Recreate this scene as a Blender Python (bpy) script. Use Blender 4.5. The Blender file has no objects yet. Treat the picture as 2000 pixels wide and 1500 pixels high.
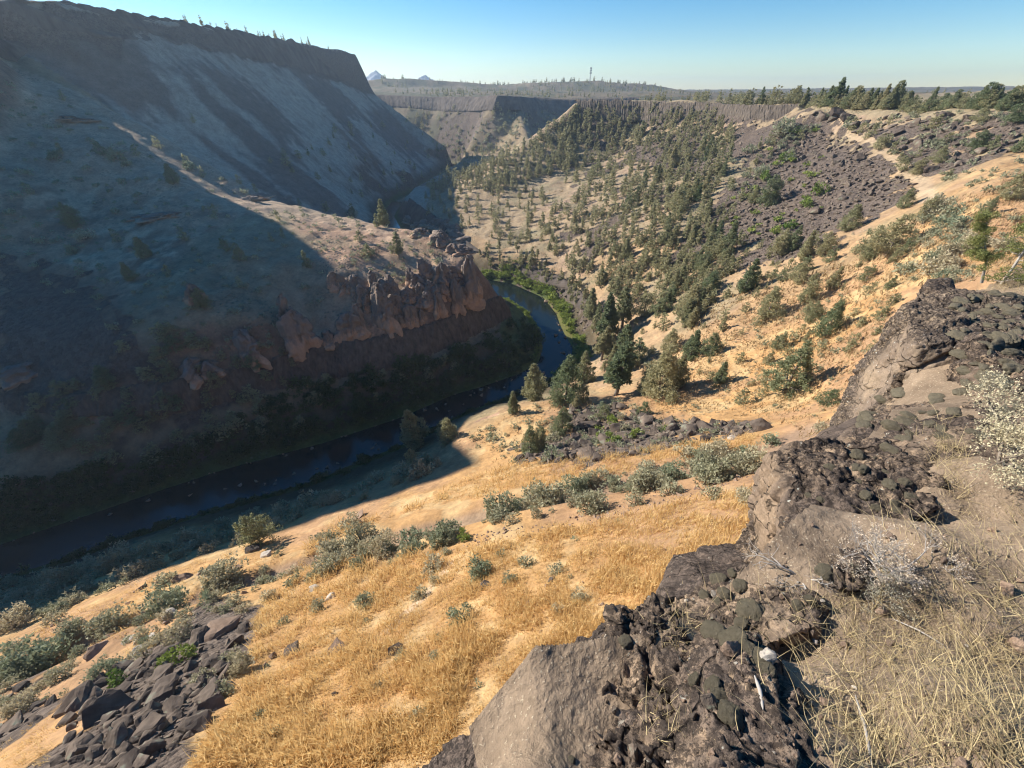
import bpy, bmesh, math, random
import numpy as np
from mathutils import Vector, Matrix
from mathutils.geometry import delaunay_2d_cdt
random.seed(7); rng = np.random.default_rng(11)
scene = bpy.context.scene
COL = scene.collection
# ------------------------------------------------------------------ camera maths (photo px -> world ray)
F = 781.0; PITCH = math.atan2(575, 781); SP, CP = math.sin(PITCH), math.cos(PITCH)
def ray(u, v):
    a = (np.asarray(u, float)-1000)/F; b = (750-np.asarray(v, float))/F
    return a, CP+b*SP, -SP+b*CP
def P(u, v, z):
    a, f, w = ray(u, v); t = z/w
    return (float(a*t), float(f*t), float(z))
def PD(u, v, Y):
    a, f, w = ray(u, v); t = Y/f
    return (float(a*t), float(Y), float(w*t))
def proj(x, y, z):
    d = y*CP-z*SP; h = y*SP+z*CP
    d = np.where(d < 1e-3, 1e-3, d)
    return 1000+F*x/d, 750-F*h/d, d
# ------------------------------------------------------------------ numpy noise
def _h(ix, iy, iz, s):
    n = (ix*374761393+iy*668265263+iz*2147483647+s*974634777) & 0xffffffff
    n = ((n ^ (n >> 13))*1274126177) & 0xffffffff
    n = ((n ^ (n >> 15))*2246822519) & 0xffffffff
    return ((n ^ (n >> 16)) & 0xffffff)/16777215.0
def vnoise(x, y, z=None, s=0):
    x = np.asarray(x, float); y = np.asarray(y, float)
    ix = np.floor(x).astype(np.int64); iy = np.floor(y).astype(np.int64)
    fx = x-ix; fy = y-iy; fx = fx*fx*fx*(fx*(fx*6-15)+10); fy = fy*fy*fy*(fy*(fy*6-15)+10)
    if z is None:
        a = _h(ix, iy, 0, s); b = _h(ix+1, iy, 0, s); c = _h(ix, iy+1, 0, s); d = _h(ix+1, iy+1, 0, s)
        return ((a+(b-a)*fx)*(1-fy)+(c+(d-c)*fx)*fy)*2-1
    z = np.asarray(z, float); iz = np.floor(z).astype(np.int64); fz = z-iz; fz = fz*fz*(3-2*fz)
    o = 0
    for k in (0, 1):
        a = _h(ix, iy, iz+k, s); b = _h(ix+1, iy, iz+k, s); c = _h(ix, iy+1, iz+k, s); d = _h(ix+1, iy+1, iz+k, s)
        o = o+((a+(b-a)*fx)*(1-fy)+(c+(d-c)*fx)*fy)*(fz if k else 1-fz)
    return o*2-1
def fbm(x, y, z=None, o=4, s=0, g=.5):
    r = 0; a = 1.; t = 0
    for i in range(o):
        k = 2.03**i
        r = r+a*vnoise(x*k+i*17.3, y*k+i*9.1, None if z is None else z*k+i*5.7, s+i); t += a; a *= g
    return r/t
def worley(x, y, z, s=0):
    ix = np.floor(x).astype(np.int64); iy = np.floor(y).astype(np.int64); iz = np.floor(z).astype(np.int64)
    d1 = np.full(x.shape, 9.); d2 = np.full(x.shape, 9.); cid = np.zeros(x.shape)
    for a in (-1, 0, 1):
        for b in (-1, 0, 1):
            for c in (-1, 0, 1):
                jx, jy, jz = ix+a, iy+b, iz+c
                d = (jx+_h(jx, jy, jz, s)-x)**2+(jy+_h(jx, jy, jz, s+1)-y)**2+(jz+_h(jx, jy, jz, s+2)-z)**2
                m = d < d1
                d2 = np.where(m, d1, np.minimum(d2, d)); cid = np.where(m, _h(jx, jy, jz, s+3), cid); d1 = np.where(m, d, d1)
    return np.sqrt(d1), np.sqrt(d2), cid
def sstep(a, b, x):
    t = np.clip((x-a)/(b-a), 0, 1); return t*t*(3-2*t)
# ------------------------------------------------------------------ terrain skeleton
lines = []; pts = []
def line(*p): lines.append(list(p))
def pt(*p): pts.extend(p)
# far (left) mesa: rim, foot of its cliff
line((-560, -60, 74), (-470, 60, 74), (-430, 150, 73), (-412, 205, 86), (-404, 240, 109), (-401, 266, 130), (-400, 284, 109), (-400, 320, 97), (-400, 350, 92), (-400, 368, 76), (-399, 382, 44), (-397, 396, 30), (-396, 408, 31), (-391, 419, 55),  # out of frame up to here: butte and notch shaped for the shadow edges
     (-371, 443, 58), (-352, 560, 58), (-343, 680, 58), (-329, 784, 58), (-312, 880, 57), (-292, 965, 55), (-300, 985, 53), (-335, 1020, 52), (-430, 1060, 52), (-700, 1100, 50))
line((-540, -70, 40), (-452, 60, 42), (-415, 150, 42), (-396, 205, 50), (-388, 240, 66), (-386, 270, 80), (-386, 320, 68), (-385, 348, 62), (-384, 368, 44), (-386, 384, 24), (-386, 398, 18), (-382, 414, 24), (-376, 426, 34),
     (-356, 447, 38), (-338, 560, 37), (-328, 680, 31), (-314, 784, 23), (-296, 880, 11), (-272, 972, -4), (-285, 1005, -4), (-330, 1040, 0), (-430, 1080, 0), (-700, 1130, 0))
# spur crest
line(PD(0, 110, 395), PD(130, 172, 378), PD(200, 206, 370), PD(270, 240, 362), PD(400, 320, 345), PD(520, 390, 322), (-146, 305, -68),
     PD(680, 425, 292), PD(740, 437, 280), PD(800, 445, 265), PD(870, 460, 245), PD(915, 500, 229), PD(928, 512, 222))
line(*[(x-4, y-11, z-2.) for x, y, z in (PD(40, 128, 391), PD(130, 172, 378), PD(200, 206, 370), PD(270, 240, 362), PD(400, 320, 345), PD(500, 378, 326))])
# foot of the spires = top of the dark basalt band ; foot of band
BT = [(-330, 90, -86), (-250, 108, -90), P(0, 768, -95), P(160, 765, -96), P(330, 742, -97), P(480, 712, -98.5), P(640, 672, -100), P(740, 655, -100.5), P(850, 628, -101), P(938, 592, -101), (-8, 232, -103), (-16, 258, -104), (-50, 285, -104), (-90, 325, -104), (-130, 365, -100)]
BB = [(-330, 84, -90), (-250, 103, -94), P(0, 795, -99), P(160, 808, -102), P(330, 800, -107), P(480, 775, -110.5), P(640, 735, -113), P(740, 720, -114), P(850, 690, -115), P(955, 640, -115), (-2, 233, -117), (-10, 262, -117), (-46, 291, -117), (-86, 333, -116), (-124, 372, -112)]
line(*BT); line(*BB)
pt(P(660, 530, -76), P(560, 520, -74), P(780, 560, -84), P(860, 560, -86), PD(400, 500, 200), P(300, 620, -76), P(500, 620, -83), PD(200, 400, 262), PD(0, 500, 200), P(0, 650, -81), PD(0, 300, 284), PD(100, 300, 290), PD(300, 330, 296),
   PD(200, 250, 330), PD(60, 185, 345), PD(380, 380, 278), PD(120, 560, 178), (-300, 180, -52), (-345, 240, -22), (-320, 130, -62), (-400, 60, 0), (-360, 40, -40), P(640, 460, -70), P(700, 490, -73), P(800, 490, -75))
# gully behind the spur, and river canyon beyond
line((-355, 416, 12), (-295, 397, -38), (-240, 390, -68), (-200, 394, -92), (-165, 425, -112), (-140, 440, -127))
pt(P(640, 370, -85), P(800, 330, -101), (-150, 350, -98), (-190, 360, -86), (-235, 480, -60), (-215, 600, -80), (-210, 700, -78), (-190, 820, -90), (-180, 900, -100), (-170, 560, -126))
RC = [(-400, 1140), (-300, 1100), (-200, 1060), (-120, 985), (-118, 860), (-140, 740), (-165, 620), (-160, 540), (-132, 465), (-98, 400), (-58, 350), (-34, 326)]
FB = [P(u, v, -130)[:2] for u, v in [(940, 573), (1000, 592), (1032, 612), (1050, 640), (1060, 680), (1052, 708), (1015, 730), (950, 752), (880, 772), (784, 815), (640, 862), (540, 888), (430, 917), (300, 960), (160, 1008), (0, 1062)]]
NB = [P(u, v, -130)[:2] for u, v in [(940, 544), (1000, 553), (1060, 580), (1085, 612), (1094, 640), (1117, 680), (1112, 712), (1080, 740), (1025, 765), (952, 790), (860, 830), (784, 870), (600, 945), (430, 992), (200, 1070), (0, 1132)]]
FBx = [(x-9, y+2) for x, y in RC]; NBx = [(x+9, y-2) for x, y in RC]
FBx[-1] = (-42, 316); FBx[-2] = (-68, 342); NBx[-1] = (-34, 335); NBx[-2] = (-52, 360)
tail = [(-230, 34), (-330, 8), (-450, -20)]
BANKL = FBx+FB+[(x, y+12) for x, y in tail]
BANKR = NBx+NB+[(x, y-12) for x, y in tail]
line(*[(x, y, -130.1) for x, y in BANKL]); line(*[(x, y, -130.1) for x, y in BANKR])
line(*[((a[0]+b[0])/2, (a[1]+b[1])/2, -132.5) for a, b in zip(BANKL, BANKR)])
# bench and wall on the right of the river
line((-100, 1000, -108), (-96, 860, -108), (-118, 740, -112), (-142, 640, -114), (-138, 560, -112), P(800, 388, -109), P(860, 430, -112), P(940, 492, -116), P(1020, 510, -115.5), P(1090, 537, -115), P(1140, 575, -115), P(1170, 620, -116), P(1195, 670, -113))
line((-110, 1000, -124), (-106, 860, -124), (-127, 740, -126), (-152, 640, -127), (-149, 560, -127), (-134, 522, -127), (-92, 440, -127), (-62, 394, -127), P(940, 522, -126), P(1020, 547, -126), P(1085, 570, -126), P(1122, 605, -127), P(1142, 640, -128), P(1146, 690, -128))
# forest hill, left profile and rim
line(PD(1125, 197, 600), PD(1060, 245, 600), PD(1000, 292, 598), PD(900, 342, 585), P(800, 388, -109))
RIM = [PD(1125, 195, 600), PD(1250, 197, 560), PD(1380, 201, 480), PD(1450, 205, 430), PD(1560, 204, 385), PD(1640, 212, 330), PD(1760, 213, 285), PD(1880, 212, 240), PD(2000, 208, 205), (240, 150, -5), (215, 100, -5), (150, 55, -5), (80, 30, -4), (30, 8, -3), (0, -6, -3), (-60, -40, -4), (-300, -120, -4)]
line(*RIM)
RB = [PD(1128, 228, 588), PD(1250, 232, 549), PD(1380, 232, 471), PD(1450, 232, 423), PD(1560, 232, 378)]
line(*RB)
pt(P(1200, 300, -60), P(1400, 300, -45), P(1600, 300, -34), P(1850, 300, -23), P(1950, 290, -19), P(1000, 450, -106), P(1200, 450, -83), P(1400, 450, -67), P(1300, 370, -62), P(1500, 380, -50), P(1620, 420, -48), P(1740, 340, -32),
   P(1500, 500, -63), P(1700, 450, -43), P(1900, 400, -27), P(1990, 330, -19), P(1960, 480, -25), P(1800, 550, -40), P(1100, 480, -103), P(1200, 560, -102), P(1300, 560, -90), P(1270, 640, -97), P(1400, 650, -77), P(1300, 600, -90),
   P(1230, 700, -103), P(1330, 700, -90), P(1600, 620, -61), P(1700, 700, -52), P(1500, 720, -70), P(1350, 760, -82), P(1500, 800, -68), P(1640, 800, -54))
# near slope
line((-230, 0, -84), P(0, 1262, -87), P(150, 1190, -91), P(280, 1135, -93), P(500, 1055, -95), P(700, 985, -94), P(860, 935, -93), P(960, 880, -96), P(900, 842, -103), P(980, 805, -99), P(1050, 787, -95), P(1130, 778, -93), P(1250, 772, -88))
pt(P(0, 1190, -108), P(300, 1050, -115), P(520, 1000, -118), P(700, 940, -117), P(860, 880, -113), P(1100, 770, -112), P(1160, 745, -113))
pt(P(300, 1300, -54), P(0, 1500, -52), P(0, 1400, -68), P(500, 1200, -63), P(600, 1400, -38), P(800, 1200, -50), P(800, 1050, -69), P(600, 1080, -80), P(300, 1180, -78), P(1000, 1000, -59), P(1000, 1150, -43), P(1300, 950, -55),
   P(1450, 950, -46), P(1450, 870, -58), P(1200, 1000, -49), P(1200, 870, -73), P(1000, 930, -78), P(1300, 830, -77), P(1100, 850, -86), P(1600, 870, -45), P(400, 1500, -38), P(800, 1500, -30), P(1000, 1300, -32), P(1200, 1150, -35))
line((-300, -90, -40), (-80, -26, -34), (-30, -4, -27), (-5, 0, -27), (8, 8, -27), (35, 22, -26), (85, 42, -24), (140, 70, -20))
pt((60, 45, -33), (110, 70, -28), (175, 110, -18))
# far canyon wall and plateau
line((-700, 1330, -8), (-500, 1290, -8), PD(750, 186, 1240), PD(850, 190, 1180), PD(930, 190, 1080), PD(975, 187, 1000), PD(1010, 189, 1010), PD(1050, 193, 1120), PD(1125, 196, 1150), (300, 1180, -16), (420, 1130, -16))
line((-700, 1300, -50), (-500, 1250, -50), PD(755, 206, 1215), PD(850, 214, 1155), PD(915, 215, 1070), PD(965, 212, 990), PD(1015, 212, 990), PD(1062, 222, 1090), PD(1125, 228, 1110), (290, 1130, -55), (400, 1080, -50), (360, 900, -45), (320, 760, -40))
pt(PD(870, 285, 960), PD(900, 260, 975), PD(940, 238, 985), P(880, 315, -121), PD(780, 250, 1130), PD(830, 262, 1060), (-40, 930, -100), (0, 1000, -80), (60, 1000, -78), (130, 850, -88), (40, 820, -98), (0, 720, -106), (90, 720, -95), (180, 760, -80), (150, 640, -50), (-60, 680, -108))
line((170, 640, -12), (250, 640, -12), (300, 700, -14), (360, 820, -15), (430, 960, -15), (470, 1080, -16))
pt((330, 560, -9), (450, 500, -7), (400, 350, -7), (360, 200, -5), (300, 0, -4), (120, -60, -4))
for X, Y, Z in [(-2500, 1500, 0), (-1500, 1500, 0), (-700, 1500, -6), (0, 1400, -12), (600, 1400, -12), (1500, 1200, -6), (900, 500, 0), (1100, 420, 10), (1500, 700, 12), (2500, 1500, 10), (900, 0, -2), (3500, 0, 0), (-700, 1250, -20), (-1200, 900, 50), (-900, 300, 62), (-1500, 0, 60), (-900, -200, 60), (-3500, 0, 40), (-3500, 2500, 20), (3500, 2500, 20)]: pt((X, Y, Z))
for u, v, Y in [(600, 170, 1900), (740, 172, 1900), (742, 153, 1960), (795, 154, 1960), (802, 172, 1930), (900, 178, 1700), (860, 164, 2500), (950, 168, 2500), (1020, 170, 2100), (1036, 161, 2120), (1100, 158, 2150), (1160, 158, 2150), (1230, 164, 2150), (1290, 176, 2100), (1050, 178, 1900), (1200, 180, 1900), (1400, 183, 2100), (1600, 184, 2200), (1800, 183, 2300), (1880, 196, 520), (1935, 183, 600), (1965, 176, 680), (2060, 170, 720), (2200, 165, 720), (1850, 186, 900), (1750, 190, 800), (1600, 190, 900), (700, 168, 3200), (1000, 168, 3200), (1300, 178, 3200)]: pt(PD(u, v, Y))
for X in (-4500, -2000, 0, 2000, 4500):
    pt((X, 6500, -10), (X, -400, -4 if X > -300 else 40))
# sample lines
V = []; E = []
for L in lines:
    prev = None
    for i in range(len(L)-1):
        a = np.array(L[i]); b = np.array(L[i+1]); n = max(1, int(np.hypot(*(b-a)[:2])/14)) if np.hypot(*a[:2]) < 1400 else 1
        for k in range(n+(i == len(L)-2)):
            V.append(a+(b-a)*k/n)
            if prev is not None: E.append((prev, len(V)-1))
            prev = len(V)-1
for p in pts: V.append(np.array(p))
vo, eo, fo, ov, _, _ = delaunay_2d_cdt([Vector((p[0], p[1])) for p in V], E, [], 0, 1e-3)
VX = np.array([p[:] for p in vo]); Varr = np.array(V); VZ = np.zeros(len(vo))
for i, o in enumerate(ov):
    if o: VZ[i] = np.mean([Varr[j, 2] for j in o])
    else:
        d = np.hypot(*(Varr[:, :2]-VX[i]).T); j = np.argsort(d)[:2]; VZ[i] = Varr[j, 2].mean()
class Grid:
    def __init__(s, x0, x1, y0, y1, h):
        s.x0, s.y0, s.h = x0, y0, h; s.nx = int((x1-x0)/h)+1; s.ny = int((y1-y0)/h)+1
        s.Z = np.full((s.ny, s.nx), np.nan)
        for f in fo:
            A, B, C = VX[f[0]], VX[f[1]], VX[f[2]]
            X0 = max(0, int(np.ceil((min(A[0], B[0], C[0])-x0)/h))); X1 = min(s.nx-1, int(np.floor((max(A[0], B[0], C[0])-x0)/h)))
            Y0 = max(0, int(np.ceil((min(A[1], B[1], C[1])-y0)/h))); Y1 = min(s.ny-1, int(np.floor((max(A[1], B[1], C[1])-y0)/h)))
            if X1 < X0 or Y1 < Y0: continue
            xs = x0+np.arange(X0, X1+1)*h; ys = (y0+np.arange(Y0, Y1+1)*h)[:, None]
            d = (B[1]-C[1])*(A[0]-C[0])+(C[0]-B[0])*(A[1]-C[1])
            if abs(d) < 1e-9: continue
            w0 = ((B[1]-C[1])*(xs-C[0])+(C[0]-B[0])*(ys-C[1]))/d; w1 = ((C[1]-A[1])*(xs-C[0])+(A[0]-C[0])*(ys-C[1]))/d; w2 = 1-w0-w1
            m = (w0 > -1e-6) & (w1 > -1e-6) & (w2 > -1e-6)
            z = w0*VZ[f[0]]+w1*VZ[f[1]]+w2*VZ[f[2]]
            sub = s.Z[Y0:Y1+1, X0:X1+1]; sub[m] = z[m]
        s.Z = np.where(np.isnan(s.Z), -5, s.Z)
    def blur(s, sig):
        r = int(3*sig/s.h); k = np.exp(-.5*(np.arange(-r, r+1)*s.h/sig)**2); k /= k.sum()
        Z = np.pad(s.Z, r, mode='edge')
        Z = sum(k[i]*Z[i:i+s.ny, :] for i in range(2*r+1)); Z = sum(k[i]*Z[:, i:i+s.nx] for i in range(2*r+1))
        return Z
    def at(s, x, y, Z=None):
        Z = s.Z if Z is None else Z
        fx = np.clip((x-s.x0)/s.h, 0, s.nx-1.001); fy = np.clip((y-s.y0)/s.h, 0, s.ny-1.001)
        ix = fx.astype(int); iy = fy.astype(int); fx = fx-ix; fy = fy-iy
        return (Z[iy, ix]*(1-fx)+Z[iy, ix+1]*fx)*(1-fy)+(Z[iy+1, ix]*(1-fx)+Z[iy+1, ix+1]*fx)*fy
G1 = Grid(-600, 500, -110, 1350, 2.0); G2 = Grid(-4400, 4400, -380, 6400, 25.0)
def segdist(x, y, poly):
    d = np.full(np.shape(x), 1e9)
    for a, b in zip(poly[:-1], poly[1:]):
        ax, ay, bx, by = a[0], a[1], b[0], b[1]; L = (bx-ax)**2+(by-ay)**2+1e-9
        t = np.clip(((x-ax)*(bx-ax)+(y-ay)*(by-ay))/L, 0, 1)
        d = np.minimum(d, np.hypot(x-ax-t*(bx-ax), y-ay-t*(by-ay)))
    return d
gx, gy = np.meshgrid(G1.x0+np.arange(G1.nx)*2., G1.y0+np.arange(G1.ny)*2.)
sharp = np.minimum(segdist(gx, gy, BT), segdist(gx, gy, lines[0]))
sharp = np.minimum(sharp, np.minimum(segdist(gx, gy, RB), segdist(gx, gy, BANKL+[])))
sharp = np.minimum(sharp, segdist(gx, gy, BANKR)); sharp = np.minimum(sharp, segdist(gx, gy, lines[2]))
G1.Z = np.where(sharp < 5, G1.blur(1.2), G1.blur(3)*0+G1.blur(5)*sstep(5, 25, sharp)+G1.blur(1.5)*(1-sstep(5, 25, sharp)))
G1.S = sharp
GULLY = [P(20, 1330, -76)[:2], P(300, 1200, -76)[:2], P(520, 1120, -76)[:2], P(720, 1068, -74)[:2], P(900, 1040, -71)[:2], P(1100, 1000, -65)[:2], P(1300, 948, -60)[:2], P(1480, 905, -55)[:2], P(1600, 868, -52)[:2]]
def inbox(x, y): return (x > -598) & (x < 497) & (y > -108) & (y < 1347)
def H(x, y, detail=True):
    x = np.asarray(x, float); y = np.asarray(y, float)
    z = np.where(inbox(x, y), G1.at(x, y), G2.at(x, y))
    if not detail: return z
    r = np.hypot(x, y)
    water = sstep(-128.5, -124, z)
    amp = water*np.clip(r/300, .25, 1)
    z = z+amp*(2.6*fbm(x/34, y/34, o=4, s=3))+water*.9*fbm(x/7, y/7, o=3, s=9)*np.clip(r/120, .4, 1.)
    # little gullies and ribs running down the big slopes
    ms = (x < -150) & (y > 350) & (y < 1010)
    z = z+np.where(ms, 2.2*fbm(y/16+x/60, x/90, o=3, s=21)*sstep(-120, -90, z)*sstep(45, 25, z), 0)
    g = segdist(x, y, GULLY); near = (r < 170)
    z = z-np.where(near, 2.2*np.exp(-(g/3.2)**2)-.9*np.exp(-((g-6)/2.5)**2), 0)
    return z
def slope_n(x, y, e=1.5):
    gx_ = (H(x+e, y)-H(x-e, y))/(2*e); gy_ = (H(x, y+e)-H(x, y-e))/(2*e); return gx_, gy_
def hit(u, v, rmax=3000, t0=8.):
    u = np.atleast_1d(np.asarray(u, float)); v = np.atleast_1d(np.asarray(v, float))
    a, f, w = ray(u, v); t = np.full(u.shape, t0); done = np.zeros(u.shape, bool); lo = t.copy()
    for i in range(900):
        gap = w*t-H(a*t, f*t, False)
        h_ = gap < 0; done |= h_
        if done.all(): break
        lo = np.where(done, lo, t); t = np.where(done, t, t+np.maximum(.15, .0075*t))
    a0 = lo; b0 = t
    for i in range(12):
        m = (a0+b0)/2; below = w*m < H(a*m, f*m)
        b0 = np.where(below, m, b0); a0 = np.where(below, a0, m)
    x, y = a*b0, f*b0
    return np.stack([x, y, H(x, y), np.where(done, b0, np.nan)], -1)
def visible(x, y, z):
    ok = np.ones(np.shape(x), bool)
    for k in np.concatenate([np.linspace(.03, .5, 24), np.linspace(.52, .985, 60)]):
        ok &= (z*k+.3 > H(x*k, y*k, False)) | (np.hypot(x*k, y*k) < 8)
    return ok
def inpoly(x, y, poly):
    c = np.zeros(np.shape(x), bool); n = len(poly)
    for i in range(n):
        x0, y0 = poly[i][:2]; x1, y1 = poly[(i+1) % n][:2]
        if y0 == y1: continue
        c ^= ((y0 > y) != (y1 > y)) & (x < (x1-x0)*(y-y0)/(y1-y0)+x0)
    return c
def W(pix):      # an outline seen in the photo, laid on the ground in plan
    q = hit([p[0] for p in pix], [p[1] for p in pix]); return [tuple(r[:2]) for r in q]
# ------------------------------------------------------------------ mesh / object helpers
def mk_mesh(name, verts, faces, smooth=True, mats=()):
    me = bpy.data.meshes.new(name); verts = np.asarray(verts, np.float32); faces = np.asarray(faces, np.int32)
    n = faces.shape[1]
    me.vertices.add(len(verts)); me.vertices.foreach_set('co', verts.ravel())
    me.loops.add(faces.size); me.loops.foreach_set('vertex_index', faces.ravel())
    me.polygons.add(len(faces)); me.polygons.foreach_set('loop_start', np.arange(0, faces.size, n, dtype=np.int32))
    try: me.polygons.foreach_set('loop_total', np.full(len(faces), n, np.int32))
    except Exception: pass
    me.polygons.foreach_set('use_smooth', np.full(len(faces), smooth))
    for m in mats: me.materials.append(m)
    me.update(calc_edges=True); return me
def fattr(me, name, arr):
    a = me.attributes.new(name, 'FLOAT', 'POINT'); a.data.foreach_set('value', np.asarray(arr, np.float32))
def cattr(me, name, rgb):
    a = me.attributes.new(name, 'FLOAT_COLOR', 'POINT'); rgba = np.ones((len(rgb), 4), np.float32); rgba[:, :3] = rgb
    a.data.foreach_set('color', rgba.ravel())
def link(name, me, parent=None, **kw):
    o = bpy.data.objects.new(name, me); COL.objects.link(o)
    if parent: o.parent = parent
    for k, v in kw.items(): o[k] = v
    return o
def empty(name, loc, **kw):
    o = bpy.data.objects.new(name, None); COL.objects.link(o); o.location = loc; o.empty_display_size = .2
    for k, v in kw.items(): o[k] = v
    return o
class NT:
    def __init__(s, name):
        s.m = bpy.data.materials.new(name); s.m.use_nodes = True; s.t = s.m.node_tree; s.N = s.t.nodes; s.L = s.t.links
        s.b = s.N['Principled BSDF']; s.b.inputs['Roughness'].default_value = .9; s.b.inputs['Specular IOR Level'].default_value = .15
    def n(s, typ, **kw):
        x = s.N.new('ShaderNode'+typ)
        for k, v in kw.items():
            if k.startswith('_'): setattr(x, k[1:], v)
            else: s.set(x.inputs[int(k[1:]) if k[0] == 'i' and k[1:].isdigit() else k.replace('_', ' ')], v)
        return x
    def set(s, inp, v):
        if hasattr(v, 'is_output') or isinstance(v, bpy.types.NodeSocket): s.L.new(v, inp)
        else:
            if isinstance(v, tuple) and len(v) == 3 and inp.type == 'RGBA': v = (*v, 1)
            inp.default_value = v
    def pos(s): return s.n('NewGeometry').outputs['Position']
    def obj(s): return s.n('TexCoord').outputs['Object']
    def noise(s, vec, sc, det=4, rough=.6, dist=0.): return s.n('TexNoise', Vector=vec, Scale=sc, Detail=det, Roughness=rough, Distortion=dist).outputs['Fac']
    def voro(s, vec, sc, feat='F1', out='Distance', rnd=1.):
        return s.n('TexVoronoi', _feature=feat, Vector=vec, Scale=sc, Randomness=rnd).outputs[out]
    def mix(s, f, a, b, mode='MIX'):
        x = s.N.new('ShaderNodeMix'); x.data_type = 'RGBA'; x.blend_type = mode
        s.set(x.inputs[0], f); s.set(x.inputs[6], a); s.set(x.inputs[7], b); return x.outputs[2]
    def math(s, op, a, b=0., c=0.):
        x = s.N.new('ShaderNodeMath'); x.operation = op; s.set(x.inputs[0], a); s.set(x.inputs[1], b); s.set(x.inputs[2], c); return x.outputs[0]
    def rng(s, f, a, b, c=0., d=1.): return s.n('MapRange', i0=f, i1=a, i2=b, i3=c, i4=d).outputs[0]
    def attr(s, name, out='Fac'): return s.n('Attribute', _attribute_name=name).outputs[out]
    def bump(s, h, strength=.5, dist=.1, nrm=None):
        x = s.n('Bump', Height=h, Strength=strength, Distance=dist)
        if nrm is not None: s.set(x.inputs['Normal'], nrm)
        return x.outputs[0]
    def out(s, col=None, nrm=None, rough=None):
        if col is not None: s.set(s.b.inputs['Base Color'], col)
        if nrm is not None: s.set(s.b.inputs['Normal'], nrm)
        if rough is not None: s.set(s.b.inputs['Roughness'], rough)
        return s.m
def c3(*a): return tuple(a)
# ---- materials
m = NT('terrain'); p = m.pos()
col = m.attr('zone', 'Color'); rock = m.attr('rocky'); sage = m.attr('scrub')
n1 = m.noise(p, .9, 6, .7); n2 = m.noise(p, .07, 4); n3 = m.noise(p, 6., 4, .7)
col = m.mix(1., col, m.mix(n1, (.55, .55, .58), (1.42, 1.38, 1.3)), 'MULTIPLY')
col = m.mix(1., col, m.mix(n2, (.75, .72, .72), (1.25, 1.25, 1.2)), 'MULTIPLY'); n4 = m.noise(p, .16, 9, .78); col = m.mix(1., col, m.mix(m.rng(n4, .3, .7), (.62, .6, .6), (1.38, 1.36, 1.32)), 'MULTIPLY')
tuft = m.rng(m.voro(p, .55), .1, .42, 1., 0.); tuftn = m.math('MULTIPLY', tuft, m.rng(m.noise(p, .05, 3), .45, .62))
col = m.mix(m.math('MULTIPLY', m.math('MULTIPLY', tuftn, sage), .75), col, (.13, .14, .095))
v1 = m.n('TexVoronoi', Vector=p, Scale=.62); v2 = m.n('TexVoronoi', Vector=p, Scale=1.7)
vb1 = m.n('RGBToBW', i0=v1.outputs['Color']).outputs[0]; vb2 = m.n('RGBToBW', i0=v2.outputs['Color']).outputs[0]; stone = m.mix(vb1, (.06, .044, .036), (.195, .152, .122)); stone = m.mix(.4, stone, m.mix(vb2, (.06, .044, .036), (.19, .15, .122)))
rk = m.rng(m.math('ADD', rock, m.math('MULTIPLY', m.math('SUBTRACT', n1, .5), .9)), .42, .6)
col = m.mix(rk, col, stone)
hgt = m.math('ADD', m.math('MULTIPLY', n1, .5), m.math('MULTIPLY', n3, .12))
hgt = m.math('SUBTRACT', hgt, m.math('MULTIPLY', rk, m.math('ADD', v1.outputs['Distance'], m.math('MULTIPLY', v2.outputs['Distance'], .5))))
hgt = m.math('ADD', hgt, m.math('MULTIPLY', m.math('MULTIPLY', tuftn, sage), .5))
M_TERRAIN = m.out(col, m.bump(hgt, .8, 1.0))
m = NT('water'); p = m.pos()
m.b.inputs['Base Color'].default_value = (.008, .014, .014, 1); m.b.inputs['Specular IOR Level'].default_value = .38
rif = m.attr('riffle')
M_WATER = m.out(None, m.bump(m.math('ADD', m.noise(p, 1.3, 4, .6), m.noise(p, .25, 2)), .18, .12), m.rng(m.noise(p, .06, 3), .4, .6, .04, .16))
def foliage(name, c1, c2, sc=.6, trans=.25):
    m = NT(name); r = m.n('ObjectInfo').outputs['Random']; p = m.obj()
    t = m.attr('tint'); f = m.math('ADD', m.math('MULTIPLY', m.noise(p, sc, 3), .5), m.math('MULTIPLY', t, .5))
    col = m.mix(f, c1, c2); col = m.mix(1., col, m.mix(r, (.62, .74, .66), (1.35, 1.2, 1.12)), 'MULTIPLY')
    m.b.inputs['Roughness'].default_value = .75
    m.set(m.b.inputs['Base Color'], col)
    tr = m.n('BsdfTranslucent', Color=col); mx = m.n('MixShader', i0=trans); m.L.new(m.b.outputs[0], mx.inputs[1]); m.L.new(tr.outputs[0], mx.inputs[2])
    m.L.new(mx.outputs[0], m.N['Material Output'].inputs['Surface']); return m.m
M_JUN = foliage('juniper_foliage', (.17, .18, .10), (.40, .40, .25), .6, .4)
M_SAGE = foliage('sage_foliage', (.24, .235, .16), (.54, .52, .385), 2., .3)
M_GREEN = foliage('green_foliage', (.09, .14, .03), (.32, .40, .11))
M_SHADEGRN = foliage('shaded_bank_foliage', (.035, .05, .018), (.11, .14, .05))  # green foliage darkened: deep bank shade put into the colour
M_GRASS = foliage('dry_grass_blades', (.64, .355, .14), (.98, .74, .42), .35, .4)
M_SEED = foliage('pale_seed_heads', (.34, .30, .24), (.62, .58, .48), 5., .2)
M_TUFTS = foliage('bunchgrass', (.34, .24, .14), (.66, .48, .30), .15, .3)
M_STRAW = foliage('straw', (.15, .10, .055), (.82, .66, .40), 1., .2)
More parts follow.
